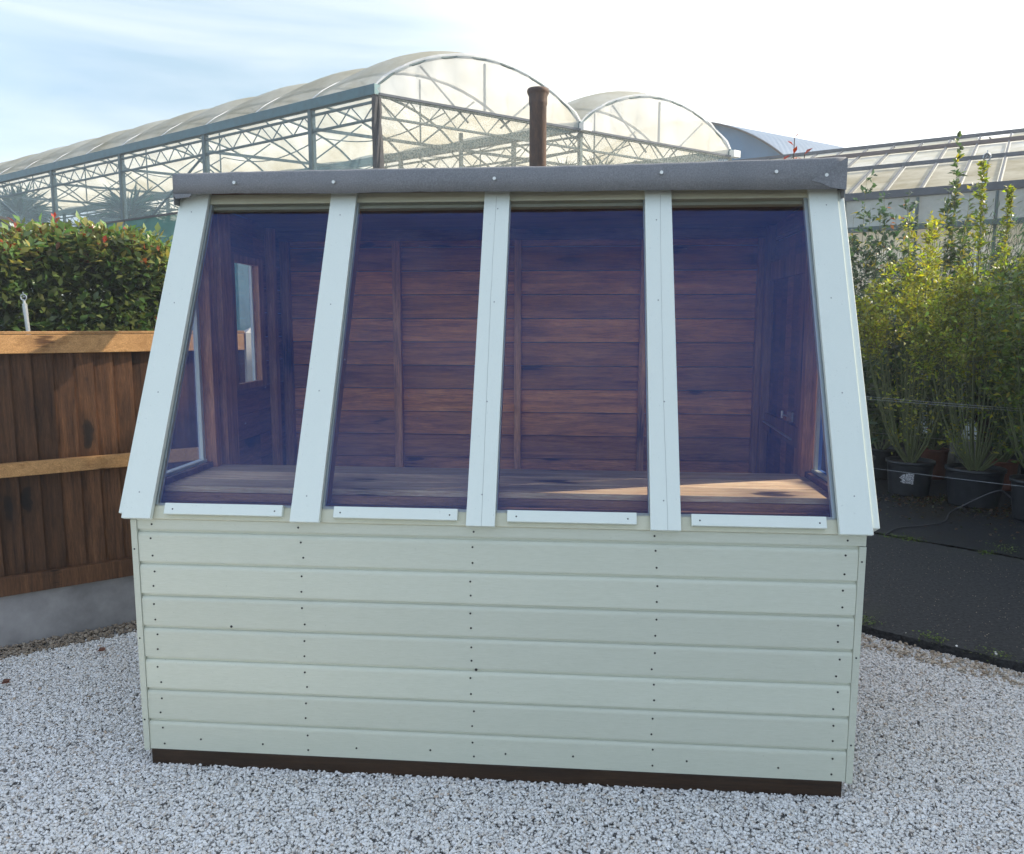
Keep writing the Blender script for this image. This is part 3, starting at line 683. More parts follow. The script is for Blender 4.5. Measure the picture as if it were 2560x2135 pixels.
post.add(tp, [(0, 1, 4), (1, 2, 4), (2, 3, 4), (3, 0, 4)])
tag(post.build('concrete_post', M['concrete_pale']), 'pale concrete post with a pyramid top, seen through the small side window', 'post')

# ================================================================== IRON PIPE
pp = thing('iron_pipe', 'rusty iron pipe with a flared collar rising above the shed roof', 'pipe', (1.2655, 2.3, 0))
b = MB(); b.lathe([(.050, 0), (.050, 2.82), (.053, 2.825), (.0545, 2.84), (.0545, 2.872), (.060, 2.885), (.061, 2.900), (.054, 2.905), (.046, 2.905), (.044, 2.80)], (1.2655, 2.3, 0), 28)
b.build('pipe_body', M['rust'], pp, smooth=True)
b = MB(); b.lathe([(.0505, 2.868), (.0635, 2.890), (.066, 2.903), (.062, 2.914), (.050, 2.914), (.046, 2.900)], (1.2655, 2.3, 0), 28); b.build('collar', M['rust'], pp, smooth=True)

# ================================================================== POLYTUNNEL (two spans, open netted sides)
C0 = Vector((-2.4281, 13.0696, 0)); ta = Vector((.7777, .6287, 0)).normalized(); tb = Vector((-.858, .5135, 0)).normalized()
SP = 5.03; H = 6.0; BAY = 1.86; NB = 16; LEN = BAY*NB; RISE = .93
def TP(s, t, z=0): return C0 + ta*s + tb*t + Vector((0, 0, z))
tun = thing('polytunnel', 'large twin span polytunnel with domed film roof and netting sides behind the shed', 'polytunnel', tuple(C0))
def archz(s):                                             # height above the gutter across one span
    f = max(0.0, 1-((s-SP/2)/(SP/2))**2); return RISE*f**.86
for k in range(2):
    fm = MB(); ns = 26; sub = 8; nt_ = NB*sub; rs_ = []
    for j in range(nt_+1):
        t = j/sub*BAY; fr = (j % sub)/sub; bl = .24*math.sin(math.pi*fr)**.8 if j % sub else 0
        for i in range(ns+1):
            s_ = i/ns*SP; a = archz(s_); w_ = math.sin(math.pi*i/ns)**.6 if 0 < i < ns else 0
            p = TP(k*SP + s_, t, H + .10 + a + bl*w_); fm.v.append(tuple(p))
    for j in range(nt_):
        for i in range(ns): fm.f.append((j*(ns+1)+i, (j+1)*(ns+1)+i, (j+1)*(ns+1)+i+1, j*(ns+1)+i+1)); fm.m.append(0); fm.c.append((.5, .5, .5))
    fm.build('roof_film', M['roof_film'], tun, smooth=True)
    for j in range(1, NB+1):
        e = MB(); e.tube([TP(k*SP + SP*i/20, j*BAY, H+.115+archz(SP*i/20)) for i in range(21)], .013, 5); e.build('film_seam', M['white_plastic'], tun)
    # gable film
    gf = MB(); top = [TP(k*SP + i/ns*SP, -.02 + .03*math.sin(i*1.7), H+.10+archz(i/ns*SP)) for i in range(ns+1)]; bot = [TP(k*SP + i/ns*SP, -.02 + .05*math.sin(i*2.9+k), H-.06) for i in range(ns+1)]
    midp = [(a+b_)/2 + Vector((.04*math.sin(i*2.3), -.05*math.cos(i*1.9), 0)) for i, (a, b_) in enumerate(zip(top, bot))]
    rw = top + midp + bot; gf.v = [tuple(p) for p in rw]
    for r_ in range(2):
        for i in range(ns): gf.f.append((r_*(ns+1)+i, r_*(ns+1)+i+1, (r_+1)*(ns+1)+i+1, (r_+1)*(ns+1)+i)); gf.m.append(0); gf.c.append((.5, .5, .5))
    gf.build('gable_film', M['gable_film'], tun, smooth=True)
    e = MB(); e.tube([p + Vector((0, -.02, .012)) for p in top], .020, 6); e.build('gable_hoop', M['gable_film'], tun)
    # frame of the gable above the gutter
    e = MB(); e.tube([TP(k*SP+SP/2, .05, H), TP(k*SP+SP/2, .05, H+RISE)], .03, 6)
    e.tube([TP(k*SP+SP*.42, .05, H-.3), TP(k*SP+SP*.2, .05, H+archz(SP*.2))], .022, 6); e.tube([TP(k*SP+SP*.58, .05, H-.3), TP(k*SP+SP*.8, .05, H+archz(SP*.8))], .022, 6)
    e.build('gable_strut', M['frame'], tun)
for k in range(3):
    g = MB(); g.bar(TP(k*SP, -.05, H+.01), TP(k*SP, LEN, H+.01), .16, .19); g.build('gutter', M['gutter'], tun)
    for t0 in ([0] + [BAY*(1+2*j) for j in range(NB//2)]):
        b = MB(); hh = .062 if k == 0 else .05; b.bar(TP(k*SP, t0, 0), TP(k*SP, t0, H-.08), hh*2, hh*1.6, tb); b.build('post', M['frame'] if t0 or k else M['dark'], tun)
    if k: 
        b = MB(); b.bar(TP(k*SP-.12, -.14, H-.02), TP(k*SP+.12, -.14, H-.02), .16, .17); b.build('gutter_end', M['white_plastic'], tun)
def truss(P0, P1, n_, dz1, dz2, name, rad=.028):
    e = MB(); a0 = P0 + Vector((0, 0, -dz1)); a1 = P1 + Vector((0, 0, -dz1)); b0 = P0 + Vector((0, 0, -dz2)); b1 = P1 + Vector((0, 0, -dz2))
    e.bar(a0, a1, rad*2, rad*1.6); e.bar(b0, b1, rad*2, rad*1.6)
    pts = []
    for i in range(n_+1): pts.append((b0 + (b1-b0)*(i/n_)) if i % 2 else (a0 + (a1-a0)*(i/n_)))
    for p, q_ in zip(pts[:-1], pts[1:]): e.tube([p, q_], rad*.5, 5)
    e.build(name, M['frame'], tun)
for k in range(3):
    for j in range(NB//2): truss(TP(k*SP, BAY*(2*j+1) if j else 0, H), TP(k*SP, min(LEN, BAY*(2*j+3)), H), 12 if j else 16, .20, .52, 'truss', .026)
for k in range(2):
    truss(TP(k*SP, 0, H), TP((k+1)*SP, 0, H), 14, .10, .48, 'truss', .026)
    for j in range(NB+1):
        e = MB(); t = j*BAY; e.tube([TP(k*SP + SP*i/14, t, H+.07+archz(SP*i/14)) for i in range(15)], .026, 5)
        if j % 2 == 1:
            e.bar(TP(k*SP, t, H-.45), TP((k+1)*SP, t, H-.45), .05, .06); e.tube([TP(k*SP+SP*.5, t, H-.45), TP(k*SP+SP*.5, t, H+RISE)], .02, 5)
            e.tube([TP(k*SP+SP*.5, t, H-.45), TP(k*SP+SP*.22, t, H+archz(SP*.22))], .02, 5); e.tube([TP(k*SP+SP*.5, t, H-.45), TP(k*SP+SP*.78, t, H+archz(SP*.78))], .02, 5)
        e.build('hoop', M['frame'], tun)
    # sagging irrigation line and a shade beam
    e = MB()
    for s0, zz in ((SP*.3, H-.2), (SP*.7, H-.3)):
        pts = []
        for i in range(NB*6+1): t = i/6*BAY; f = (t % (BAY*2))/(BAY*2); pts.append(TP(k*SP+s0, t, zz - .28*math.sin(math.pi*f)))
        e.tube(pts, .014, 4)
    e.build('irrigation_line', M['frame'], tun)
e = MB(); e.bar(TP(0, 0.1, H-.5), TP(SP*.9, BAY*3, H-1.4), .05); e.bar(TP(0, BAY*3, H-.5), TP(0, BAY*5, H-2.4), .04); e.bar(TP(0, BAY*7, H-2.4), TP(0, BAY*9, H-.5), .04)
e.bar(TP(SP, 0.1, H-.5), TP(SP*.1, BAY*2, H-2.0), .05); e.build('wind_brace', M['frame'], tun)
# intermediate gable posts
for s0 in (SP*.42, SP*.78, SP*1.4, SP*1.75):
    e = MB(); e.bar(TP(s0, .25, 0), TP(s0, .25, H-.48), .07, .06, ta); e.build('post', M['frame'], tun)
for s0, s1, t, z in ((0, 2*SP, BAY*3, 4.9), (0, 2*SP, BAY*6, 4.4), (0, 2*SP, BAY*9, 4.4)):
    e = MB(); e.bar(TP(s0, t, z), TP(s1, t, z), .10, .16); e.build('cross_rail', M['frame'], tun)
# nets: light side netting, dense green windbreak below it, gable netting
def sheet(name, P, mat):
    mb = MB(); mb.add(P, [(0, 1, 2, 3)]); return mb.build(name, mat, tun)
sheet('side_net', [TP(-.02, 0, 4.23), TP(-.02, LEN, 4.23), TP(-.02, LEN, H-.1), TP(-.02, 0, H-.1)], M['net_side'])
sheet('windbreak_net', [TP(-.03, 0, 0), TP(-.03, LEN, 0), TP(-.03, LEN, 4.23), TP(-.03, 0, 4.23)], M['net_green'])
sheet('gable_net', [TP(0, -.06, 0), TP(2*SP, -.06, 0), TP(2*SP, -.06, H-.06), TP(0, -.06, H-.06)], M['net_gable'])
sheet('rear_net', [TP(0, LEN, 0), TP(2*SP, LEN, 0), TP(2*SP, LEN, H), TP(0, LEN, H)], M['net_side'])
sheet('far_side_net', [TP(2*SP, 0, 0), TP(2*SP, LEN, 0), TP(2*SP, LEN, H), TP(2*SP, 0, H)], M['net_side'])
e = MB(); e.bar(TP(-.05, 0, 4.24), TP(-.05, LEN, 4.24), .04, .045); e.build('cable', M['dark'], tun)
e = MB(); e.bar(TP(0, -.09, H-.08), TP(2*SP, -.09, H-.08), .045, .045); e.build('gable_rail', M['bar_grey'], tun)
# tattered black netting gathered round the corner post
cr = random.Random(5); e = MB()
for q_ in range(5):
    ph = cr.random()*6; e.tube([TP(.05*math.sin(ph+i*.8)-.06+.02*q_, -.08+.05*math.cos(ph+i*.6), H-.15-i*.28) for i in range(12)], [.035+.02*cr.random() for _ in range(12)], 6)
e.build('rolled_net', M['dark'], tun)

# cordylines inside the tunnel
def cordyline(pos, h, r_, label, seed, n_=170):
    t = thing('cordyline', label, 'cordyline', pos, 'cordylines inside the tunnel'); rg = np.random.default_rng(seed)
    mb = MB(); mb.tube([(0, 0, 0), (.03, 0, h*.5), (0, .02, h)], [.10, .08, .07], 8); o = mb.build('trunk', M['bark'], t, loc=(0, 0, 0))
    ph = rg.random(n_)*2*math.pi; el = np.arcsin(rg.uniform(-.45, .98, n_)); d = np.stack([np.cos(ph)*np.cos(el), np.sin(ph)*np.cos(el), np.sin(el)], 1)
    pos_ = d*.06 + np.array([0, 0, h]); leaves_mesh('leaves', pos_, d, rg.uniform(.75, 1.1, n_)*r_, .075, pal(rg, n_, (.015, .06, .045), .3), M['leaf'], t, (0, 0, 0), .18, seed)
cordyline((-17.6, 23.8, 0), 5.15, 1.55, 'tall dark spiky cordyline near the left end of the tunnel', 1, 230)
cordyline((-11.6, 20.2, 0), 4.65, 1.25, 'dark spiky cordyline inside the tunnel just left of the shed roof', 2, 230)
cordyline((-14.9, 22.1, 0), 4.05, 1.0, 'lower cordyline inside the tunnel between the two taller ones on the left', 3)
cordyline((1.0, 19.0, 0), 5.25, .80, 'cordyline head showing just right of the rusty pipe above the felt', 4)
cordyline((2.05, 19.3, 0), 5.35, .85, 'cordyline head behind the gable netting right of the one next to the pipe', 5)

# ================================================================== trees beyond the tunnel
def tree(name, label, pos, h, cr_, col, seed, n_=2600, leaf=.35, trunk=.18, group=None, elong=1.2):
    t = thing(name, label, 'tree', pos, group); rg = np.random.default_rng(seed); pr = random.Random(seed)
    mb = MB(); mb.tube([(0, 0, 0), (.05, 0, h*.4), (0, .05, h*.85)], [trunk, trunk*.7, trunk*.2], 7)
    cs = []
    for i in range(16):
        a = pr.random()*6.28; zz = h*(.35+.6*pr.random()); rr = cr_*math.sqrt(max(.08, 1-((zz-h*.62)/(h*.45))**2))*pr.uniform(.3, .95)
        c = Vector((math.cos(a)*rr, math.sin(a)*rr, zz)); cs.append(c); mb.tube([(0, 0, zz*.6), tuple(c*.6 + Vector((0, 0, zz*.32))), tuple(c)], [trunk*.35, trunk*.2, trunk*.06], 5)
    mb.build('trunk', M['bark'], t, loc=(0, 0, 0))
    ci = rg.integers(0, len(cs), n_); cc = np.array([tuple(c) for c in cs])[ci]; p = cc + rg.normal(size=(n_, 3))*np.array([cr_*.22, cr_*.22, cr_*.22*elong])
    d = rg.normal(size=(n_, 3)); d[:, 2] += .2
    leaves_mesh('crown', p, d, rg.uniform(.5, 1.2, n_)*leaf, .5, pal(rg, n_, col, .3), M['leaf'], t, (0, 0, 0), .2, seed)
tree('distant_tree', 'pale round tree seen faintly through the side netting of the tunnel', (-24, 40, 0), 8.3, 1.8, (.10, .12, .05), 21, 1500, .4)
tree('distant_conifer', 'small dark conifer seen through the side netting right of the pale round tree', (-20.3, 38, 0), 7.0, 1.0, (.03, .07, .05), 22, 900, .4)

# ================================================================== small tent-roofed house at the far left
tp_ = thing('small_greenhouse', 'small grey sheeted greenhouse with a dark ridged frame beyond the hedge', 'greenhouse', (-7, 8.5, 0))
gA = Vector((-6.72, 8.3, 0)); gd = Vector((.96, -.28, 0)).normalized(); gn = Vector((-.3, .95, 0)).normalized()
mb = MB(); P = lambda s, t, z: gA + gd*s + gn*t + Vector((0, 0, z))
mb.add([P(-.9, 0, 0), P(.9, 0, 0), P(.9, 0, 2.52), P(0, 0, 3.03), P(-.9, 0, 2.52), P(-.9, 3, 0), P(.9, 3, 0), P(.9, 3, 2.52), P(0, 3, 3.03), P(-.9, 3, 2.52)], [(0, 1, 2, 3, 4), (1, 6, 7, 2), (2, 7, 8, 3), (3, 8, 9, 4), (4, 9, 5, 0), (5, 9, 8, 7, 6)])
mb.build('sheeting', M['tent'], tp_)
mb = MB(); mb.bar(P(-.9, -.02, 2.53), P(0, -.02, 3.05), .035); mb.bar(P(.9, -.02, 2.53), P(0, -.02, 3.05), .035); mb.bar(P(0, -.03, 0), P(0, -.03, 3.03), .04); mb.bar(P(0, 0, 3.06), P(0, 3, 3.06), .035); mb.bar(P(.9, -.02, 0), P(.9, -.02, 2.5), .04)
mb.build('frame', M['dark'], tp_)
mb = MB(); mb.bar(P(-.9, -.04, 2.36), P(.9, -.04, 2.36), .03, .05); mb.build('frame_rail', M['rust'], tp_)

# ================================================================== GLASSHOUSE on the right
gh = thing('glasshouse', 'old glasshouse with algae stained roof panes and grey glazing bars', 'glasshouse', (6.0209, 13.7507, 0))
GR = Vector((6.0209, 13.7507, 0)); GD = Vector((.8857, -.4642, 0)); GN = Vector((-.4642, -.8857, 0))
def G(s, r_, z=None):                                   # r from ridge to eave
    return GR + GD*s + GN*r_ + Vector((0, 0, (4.8 - 1.5*r_/4.4) if z is None else z))
S0, S1 = -3.156, 9.6; step = .455
tint_r = random.Random(9)
def panel(name, r0, r1, mat, dz=0, skip=()):
    mb = MB(); s = S0; i = 0
    while s < S1:
        if i not in skip: mb.add([G(s+.03, r0)+Vector((0, 0, dz)), G(s+step-.03, r0)+Vector((0, 0, dz)), G(s+step-.03, r1)+Vector((0, 0, dz)), G(s+.03, r1)+Vector((0, 0, dz))], [(0, 1, 2, 3)])
        s += step; i += 1
    mb.build(name, mat, gh)
panel('roof_glazing', .86, 2.30, M['old_glass']); panel('roof_glazing', 2.32, 4.38, M['old_glass2'])
panel('ridge_vent', .0, .82, M['old_glass'], .02, skip=(13,))
s = S0; bm_ = MB(); i = 0
while s < S1+.1:
    bm_.bar(G(s, .0)+Vector((0, 0, .02)), G(s, 4.4)+Vector((0, 0, .02)), .026, .04, (0, 0, 1)); s += step
bm_.build('glazing_bar', M['bar_grey'], gh)
for r_, wd, m_ in ((0, .05, 'bar_grey'), (.84, .085, 'purlin'), (2.31, .03, 'bar_grey'), (4.4, .08, 'bar_grey')):
    mb = MB(); mb.bar(G(S0, r_)+Vector((0, 0, .05 if r_ < 4 else .015)), G(S1, r_)+Vector((0, 0, .05 if r_ < 4 else .015)), wd, .06 if r_ < 4 else .10); mb.build('purlin' if r_ not in (0, 4.4) else ('ridge' if r_ == 0 else 'gutter'), M[m_], gh)
mb = MB(); mb.add([G(S0, 0), G(S1, 0), G(S1, -4.4, 3.3), G(S0, -4.4, 3.3)], [(0, 1, 2, 3)])
mb.add([G(S0, 4.40, 0), G(S0, -4.4, 0), G(S0, -4.4, 3.3), G(S0, 0, 4.78), G(S0, 4.40, 3.28)], [(0, 1, 2, 3, 4)]); mb.build('rear_glazing', M['old_glass'], gh)
mb = MB(); mb.add([G(S0, 4.41, 2.86), G(S1, 4.41, 2.86), G(S1, 4.41, 3.31), G(S0, 4.41, 3.31)], [(0, 1, 2, 3)]); mb.add([G(S0, 4.41, 0), G(S1, 4.41, 0), G(S1, 4.41, 1.6), G(S0, 4.41, 1.6)], [(0, 1, 2, 3)]); mb.build('wall_sheeting', M['wall_glass'], gh)
mb = MB(); mb.add([G(S0, 4.41, 1.6), G(S1, 4.41, 1.6), G(S1, 4.41, 2.86), G(S0, 4.41, 2.86)], [(0, 1, 2, 3)]); mb.build('wall_glazing', M['old_glass2'], gh)
mb = MB(); s = S0
while s < S1: mb.bar(G(s, 4.44, 0), G(s, 4.44, 3.25), .03); s += step*2
mb.bar(G(S0, 4.46, 1.6), G(S1, 4.46, 1.6), .05); mb.bar(G(S0, 4.46, 2.86), G(S1, 4.46, 2.86), .07); mb.build('wall_bar', M['frame'], gh)
mb = MB(); mb.tube([G(S0+step*13.3, .05)+Vector((0, 0, .0)), G(S0+step*13.5, .82)+Vector((0, 0, .03))], .012, 6); mb.build('vent_arm', M['dark'], gh)

# ================================================================== BARN with a curved roof, far behind
bn = thing('curved_roof_barn', 'blue grey corrugated barn with a curved roof behind the tunnel', 'barn', (6, 27, 0))
fwd = Vector((math.sin(yaw), math.cos(yaw), 0)); rgt = Vector((math.cos(yaw), -math.sin(yaw), 0)); c0 = Vector((1.5241, -2.5498, 0))
def corr(name, c):
    m, n, b = new_mat(name); wv = N(n, 'ShaderNodeTexWave'); wv.inputs['Scale'].default_value = 1.6; n.links.new(coords(n), wv.inputs['Vector'])
    f = noise(n, coords(n), 1.2, 6, .6); n.links.new(ramp_out(n, f, [(.3, tuple(x*.8 for x in c)), (.7, c)]), b.inputs['Base Color']); b.inputs['Roughness'].default_value = .6
    bump(n, b, wv.outputs['Fac'], .25, .02); return m
M['barn'] = corr('barn_cladding', (.02, .14, .28)); M['barn_roof'] = corr('barn_roof', (.07, .13, .22))
bc = c0 + rgt*5.6 + fwd*29; ax = rgt*.766 + fwd*-.643; ax.normalize(); dr_ = (rgt*.85 + fwd*.53).normalized()
Rr = 6.25; zc = 8.50 - Rr
arc = [(math.sin(a)*Rr, zc + math.cos(a)*Rr) for a in [R(-50 + 120*i/40) for i in range(41)]]
mb = MB(); mb.add([bc + ax*x + Vector((0, 0, z)) for x, z in arc] + [bc + ax*arc[-1][0], bc + ax*arc[0][0]], [tuple(range(43))]); mb.build('gable_wall', M['barn'], bn)
mb = MB()
for i in range(40):
    (x, z), (x2, z2) = arc[i], arc[i+1]; a, b_ = bc + ax*x*1.012 + Vector((0, 0, z+.06)) - dr_*.3, bc + ax*x2*1.012 + Vector((0, 0, z2+.06)) - dr_*.3
    mb.add([a, b_, b_ + dr_*6, a + dr_*6], [(0, 1, 2, 3)])
mb.build('roof', M['barn_roof'], bn, smooth=True)
mb = MB(); mb.tube([bc + ax*x*1.012 + Vector((0, 0, z+.03)) - dr_*.3 for x, z in arc], .035, 6); mb.build('roof_edge', M['dark'], bn)

# ================================================================== HEDGE behind the fence
hedge = thing('photinia_hedge', 'dense glossy photinia hedge with red and bronze young tips behind the timber fence', 'hedge', (-2.6, 2.6, 0))
def hp(t, n_): return Vector((-2.6, 2.6, 0)) + FD*t - FN*n_
rg = np.random.default_rng(77); pr = random.Random(77)
lp, ld, ll, lc = [], [], [], []; hb = MB()
def top_h(t): return 2.20 - .34*max(0, min(1, .75-t)) - .10*max(0, min(1.5, t-.95))*2 + .07*math.sin(t*2.6+.5) + .05*math.sin(t*6.1)
def in_end(t): return max(0.0, min(1.0, (1.52 - t)/.30))**.5
nsp = 10500
for i in range(nsp):
    t = pr.uniform(-1.7, 1.5); hh = top_h(t)*(.80+.20*in_end(t)); u = pr.random()
    if u < .58:     # camera side face, lumpy
        z = pr.uniform(.5, hh); n_ = .10 + .14*math.sin(t*4.2+z*3.1)*math.sin(z*4.6-t*2) + pr.uniform(0, .28) + .25*max(0, (z-hh+.25))*2
    elif u < .74:   # top
        n_ = pr.uniform(.15, 1.5); z = hh - pr.uniform(0, .16) - .12*abs(n_-.7)
    else:
        n_ = pr.uniform(.1, 1.4); z = pr.uniform(.4, hh)
    if t > 1.5 - .12*math.sin(z*5)**2: continue
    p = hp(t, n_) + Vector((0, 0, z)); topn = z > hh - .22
    tw = (Vector((pr.gauss(0, .5), pr.gauss(0, .5), .55 if not topn else .9)) + FN*(.55 if not topn else .1)).normalized()
    nl = pr.randint(4, 7); red = topn and pr.random() < .12 or pr.random() < .010; L_ = pr.uniform(.10, .17)
    for k in range(nl):
        f = k/nl; a = k*2.4 + pr.random(); e1 = tw.orthogonal().normalized(); e2 = tw.cross(e1)
        d = tw*(.45+.5*f) + (e1*math.cos(a) + e2*math.sin(a))*(.95-.45*f)
        lp.append(tuple(p + tw*L_*f)); ld.append(tuple(d)); ll.append(pr.uniform(.072, .115)*(.75 if red else 1))
        if red: c = (.26*pr.uniform(.6, 1.3), .06*pr.uniform(.6, 1.6), .028) if f > .35 else (.10, .075, .025)
        else:
            v = pr.uniform(.55, 1.35)*(2.8 if topn else 1.25); c = (.046*v*pr.uniform(.8, 2.0 if topn else 1.5), .078*v, .022*v)  # sunlit lightness painted into the colour of the top leaves
        lc.append(c)
for (t, n_, hx, bright) in [(.55, .45, .20, 1), (-.35, .4, .08, 0), (.30, .5, .12, 0), (.12, .4, .05, 0), (1.0, .5, .04, 0)]:   # shoots standing clear of the top
    p0 = hp(t, n_) + Vector((0, 0, top_h(t)-.12)); tw = Vector((pr.uniform(-.15, .15), pr.uniform(-.15, .15), 1)).normalized(); hb.tube([p0, p0 + tw*(hx+.1)], [.005, .002], 5)
    for k in range(16):
        f = k/16; a = k*2.4; e1 = tw.orthogonal().normalized(); e2 = tw.cross(e1); d = tw*(.5+.6*f) + (e1*math.cos(a) + e2*math.sin(a))*(1-.5*f)
        lp.append(tuple(p0 + tw*(hx+.1)*f)); ld.append(tuple(d)); ll.append(pr.uniform(.055, .085)); lc.append((.30*pr.uniform(.7, 1.3), .05, .03) if f > .4 else (.11, .08, .03))
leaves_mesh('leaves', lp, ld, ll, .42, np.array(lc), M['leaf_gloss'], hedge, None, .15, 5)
for i in range(42):
    t = -1.7 + 3.15*i/42 + pr.uniform(-.03, .03); p0 = hp(t, .7 + pr.uniform(-.2, .2)); hb.tube([p0, p0 + Vector((pr.uniform(-.1, .1), pr.uniform(-.2, .1), 1.0)), p0 + Vector((pr.uniform(-.25, .25), pr.uniform(-.4, .3), 1.95))], [.02, .014, .004], 5)
hb.build('branches', M['bark'], hedge)

# ================================================================== POTTED SHRUBS on the weed mat, right
def pot_part(parent, r_, h, mat, sticker=False):
    mb = MB(); mb.lathe([(.001, .005), (r_*.84, .0), (r_*.86, .02), (r_*.98, h*.90), (r_*.985, h*.91), (r_*1.04, h*.92), (r_*1.05, h), (r_*1.0, h), (r_*.97, h*.93), (r_*.95, h*.80)], n=30)
    o = mb.build('pot', mat, parent, loc=(0, 0, 0), smooth=True)
    mb = MB(); pr_ = random.Random(int(r_*1000)); ring = [[(0, 0, h*.93)]]
    vs = [(0, 0, h*.94)]; k_ = 20
    for j, rr in enumerate((.3, .6, .9)):
        for i in range(k_): a = 2*math.pi*i/k_; vs.append((r_*rr*math.cos(a), r_*rr*math.sin(a), h*(.90 + .05*pr_.random() - .03*(j == 2))))
    fs = [(0, 1+i, 1+(i+1) % k_) for i in range(k_)]
    for j in range(2):
        for i in range(k_): a, b_ = 1+j*k_+i, 1+j*k_+(i+1) % k_; fs.append((a, a+k_, b_+k_, b_))
    mb.add(vs, fs); mb.build('soil', M['soil'], parent, loc=(0, 0, 0))
    if sticker:
        mb = MB(); a0 = R(-118); pts = []
        outl = [(-.062, .0), (-.035, .028), (.0, .045), (.055, .045), (.055, -.052), (-.03, -.048), (-.055, -.035), (-.030, -.020)]
        ctr = Vector((math.cos(a0)*(r_*.945), math.sin(a0)*(r_*.945), h*.55)); sd_ = Vector((-math.sin(a0), math.cos(a0), 0))
        for u, v in outl:
            ang = a0 + u/(r_*.94); rr = r_*(.86 + .12*((h*.55+v)/(h*.9))) + .0025; pts.append((rr*math.cos(ang), rr*math.sin(ang), h*.55 + v))
        mb.add(pts + [tuple(ctr*1.0 + Vector((ctr.x*.012, ctr.y*.012, 0)))], [(i, (i+1) % 8, 8) for i in range(8)]); mb.build('label', M['sticker'], o, loc=(0, 0, 0))
    return o
ms, ns_, bs_ = new_mat('torn_label'); bs_.inputs['Roughness'].default_value = .6
ns_.links.new(ramp_out(ns_, noise(ns_, coords(ns_), 160, 3, .7), [(.44, (.03, .03, .04)), (.56, (.72, .72, .74))]), bs_.inputs['Base Color']); M['sticker'] = ms

def shrub(name, label, pos, h, spread, nst, seed, potr, poth, potm, leafL, col, crown=.55, dens=1.0, alt=None, altp=.05, width=.45, sticker=False, spikes=(), gloss=False, lowleaf=.25, group=None, cat='potted shrub', twig=.16, stemmat='stem'):
    t = thing(name, label, cat, pos, group); pr = random.Random(seed); rg = np.random.default_rng(seed)
    if potr: pot_part(t, potr, poth, M[potm], sticker)
    mb = MB(); lp, ld, ll = [], [], []; z0 = poth*.9
    stems = []
    for i in range(nst):
        a = pr.random()*6.28; rr = spread*math.sqrt(pr.random()); hh = h*(1 - .28*(rr/spread)**2)*pr.uniform(.70, 1.0)
        stems.append((a, rr, hh, .0))
    for (dx, dy, hh) in spikes: stems.append((math.atan2(dy, dx), math.hypot(dx, dy), hh, 1.0))
    for (a, rr, hh, spk) in stems:
        r0 = potr*.25*pr.random() if potr else .05; pts = []; wv = pr.uniform(-.05, .05); n_ = 9
        for k in range(n_):
            f = k/(n_-1); q_ = rr*(f**.62); pts.append(Vector((math.cos(a+wv*f*4)*(r0 + q_), math.sin(a+wv*f*4)*(r0 + q_), z0 + (hh-z0)*f + 0*f)))
        th = pr.uniform(.004, .0085); mb.tube(pts, [th*(1-.75*k/(n_-1)) for k in range(n_)], 5)
        m_ = int((26 + 34*spk)*dens)
        for k in range(m_):                                    # side twigs with leaves
            f = 1 - (pr.random()**1.25)*(crown if pr.random() > lowleaf else .92)
            x = f*(n_-1); i0 = min(int(x), n_-2); p = pts[i0].lerp(pts[i0+1], x-i0); tdir = (pts[i0+1]-pts[i0]).normalized()
            out = Vector((pr.gauss(0, 1), pr.gauss(0, 1), pr.gauss(0, .4))).normalized(); L_ = twig*pr.uniform(.3, 1)*(1.15 - .75*f*f if not spk else (1.0-.85*f))
            e = (out*.8 + tdir*.7).normalized(); nn_ = pr.randint(3, 6)
            if pr.random() < .5: mb.tube([p, p + e*L_], [.0022, .001], 4, cap=False)
            for j in range(nn_):
                g = (j+.5)/nn_; lp.append(tuple(p + e*L_*g)); od = Vector((pr.gauss(0, 1), pr.gauss(0, 1), pr.gauss(0, .6)+.25)).normalized(); ld.append(tuple(e*.5 + od*.8)); ll.append(leafL*pr.uniform(.6, 1.15))
    mb.build('stems', M[stemmat], t, loc=(0, 0, 0))
    leaves_mesh('leaves', lp, ld, ll, width, pal(rg, len(lp), col, .28, alt, altp), M['leaf_gloss' if gloss else 'leaf'], t, (0, 0, 0), .12, seed)
    return t
G1 = (.13, .19, .035); G2 = (.065, .11, .03); G3 = (.045, .085, .04); YA = (.30, .27, .04)
shrub('potted_shrub', 'airy yellow green shrub in the black pot with a torn white label', (4.50, 4.75, .04), 2.55, .50, 40, 1, .195, .31, 'black', .050, (.30, .32, .05), .24, 1.5, YA, .15, .5, True, lowleaf=.12, twig=.28)
shrub('potted_shrub', 'tall yellow green shrub with two leafy spikes, in a wide black pot', (4.87, 4.35, .04), 2.30, .52, 42, 2, .22, .32, 'black', .050, (.25, .29, .045), .30, 1.4, YA, .12, .5, spikes=((-.09, .0, 2.80), (.10, .05, 2.60)), lowleaf=.14, twig=.26)
shrub('potted_shrub', 'leafy green shrub at the right edge in a black pot', (5.12, 3.85, .04), 2.3, .58, 38, 3, .20, .32, 'black', .060, (.13, .18, .035), .5, 1.6, YA, .10, .5, lowleaf=.28, twig=.26)
shrub('potted_shrub', 'broad leaved grey green shrub half hidden by the right cover bar of the shed', (4.12, 5.0, .04), 2.2, .28, 10, 4, .15, .30, 'black', .125, (.055, .085, .05), .85, .5, None, 0, .36, gloss=True, lowleaf=.6, twig=.10)
shrub('potted_shrub', 'small shrub in a black pot behind and left of the torn label', (4.52, 5.55, .04), 1.6, .40, 14, 5, .16, .30, 'black', .06, G2, .7, 1.3, None, 0, .5, lowleaf=.5)
shrub('potted_shrub', 'green shrub in a terracotta coloured pot behind the torn label', (5.05, 5.55, .04), 1.9, .45, 16, 6, .125, .30, 'terracotta', .055, G2, .7, 1.3, None, 0, .5, lowleaf=.5)
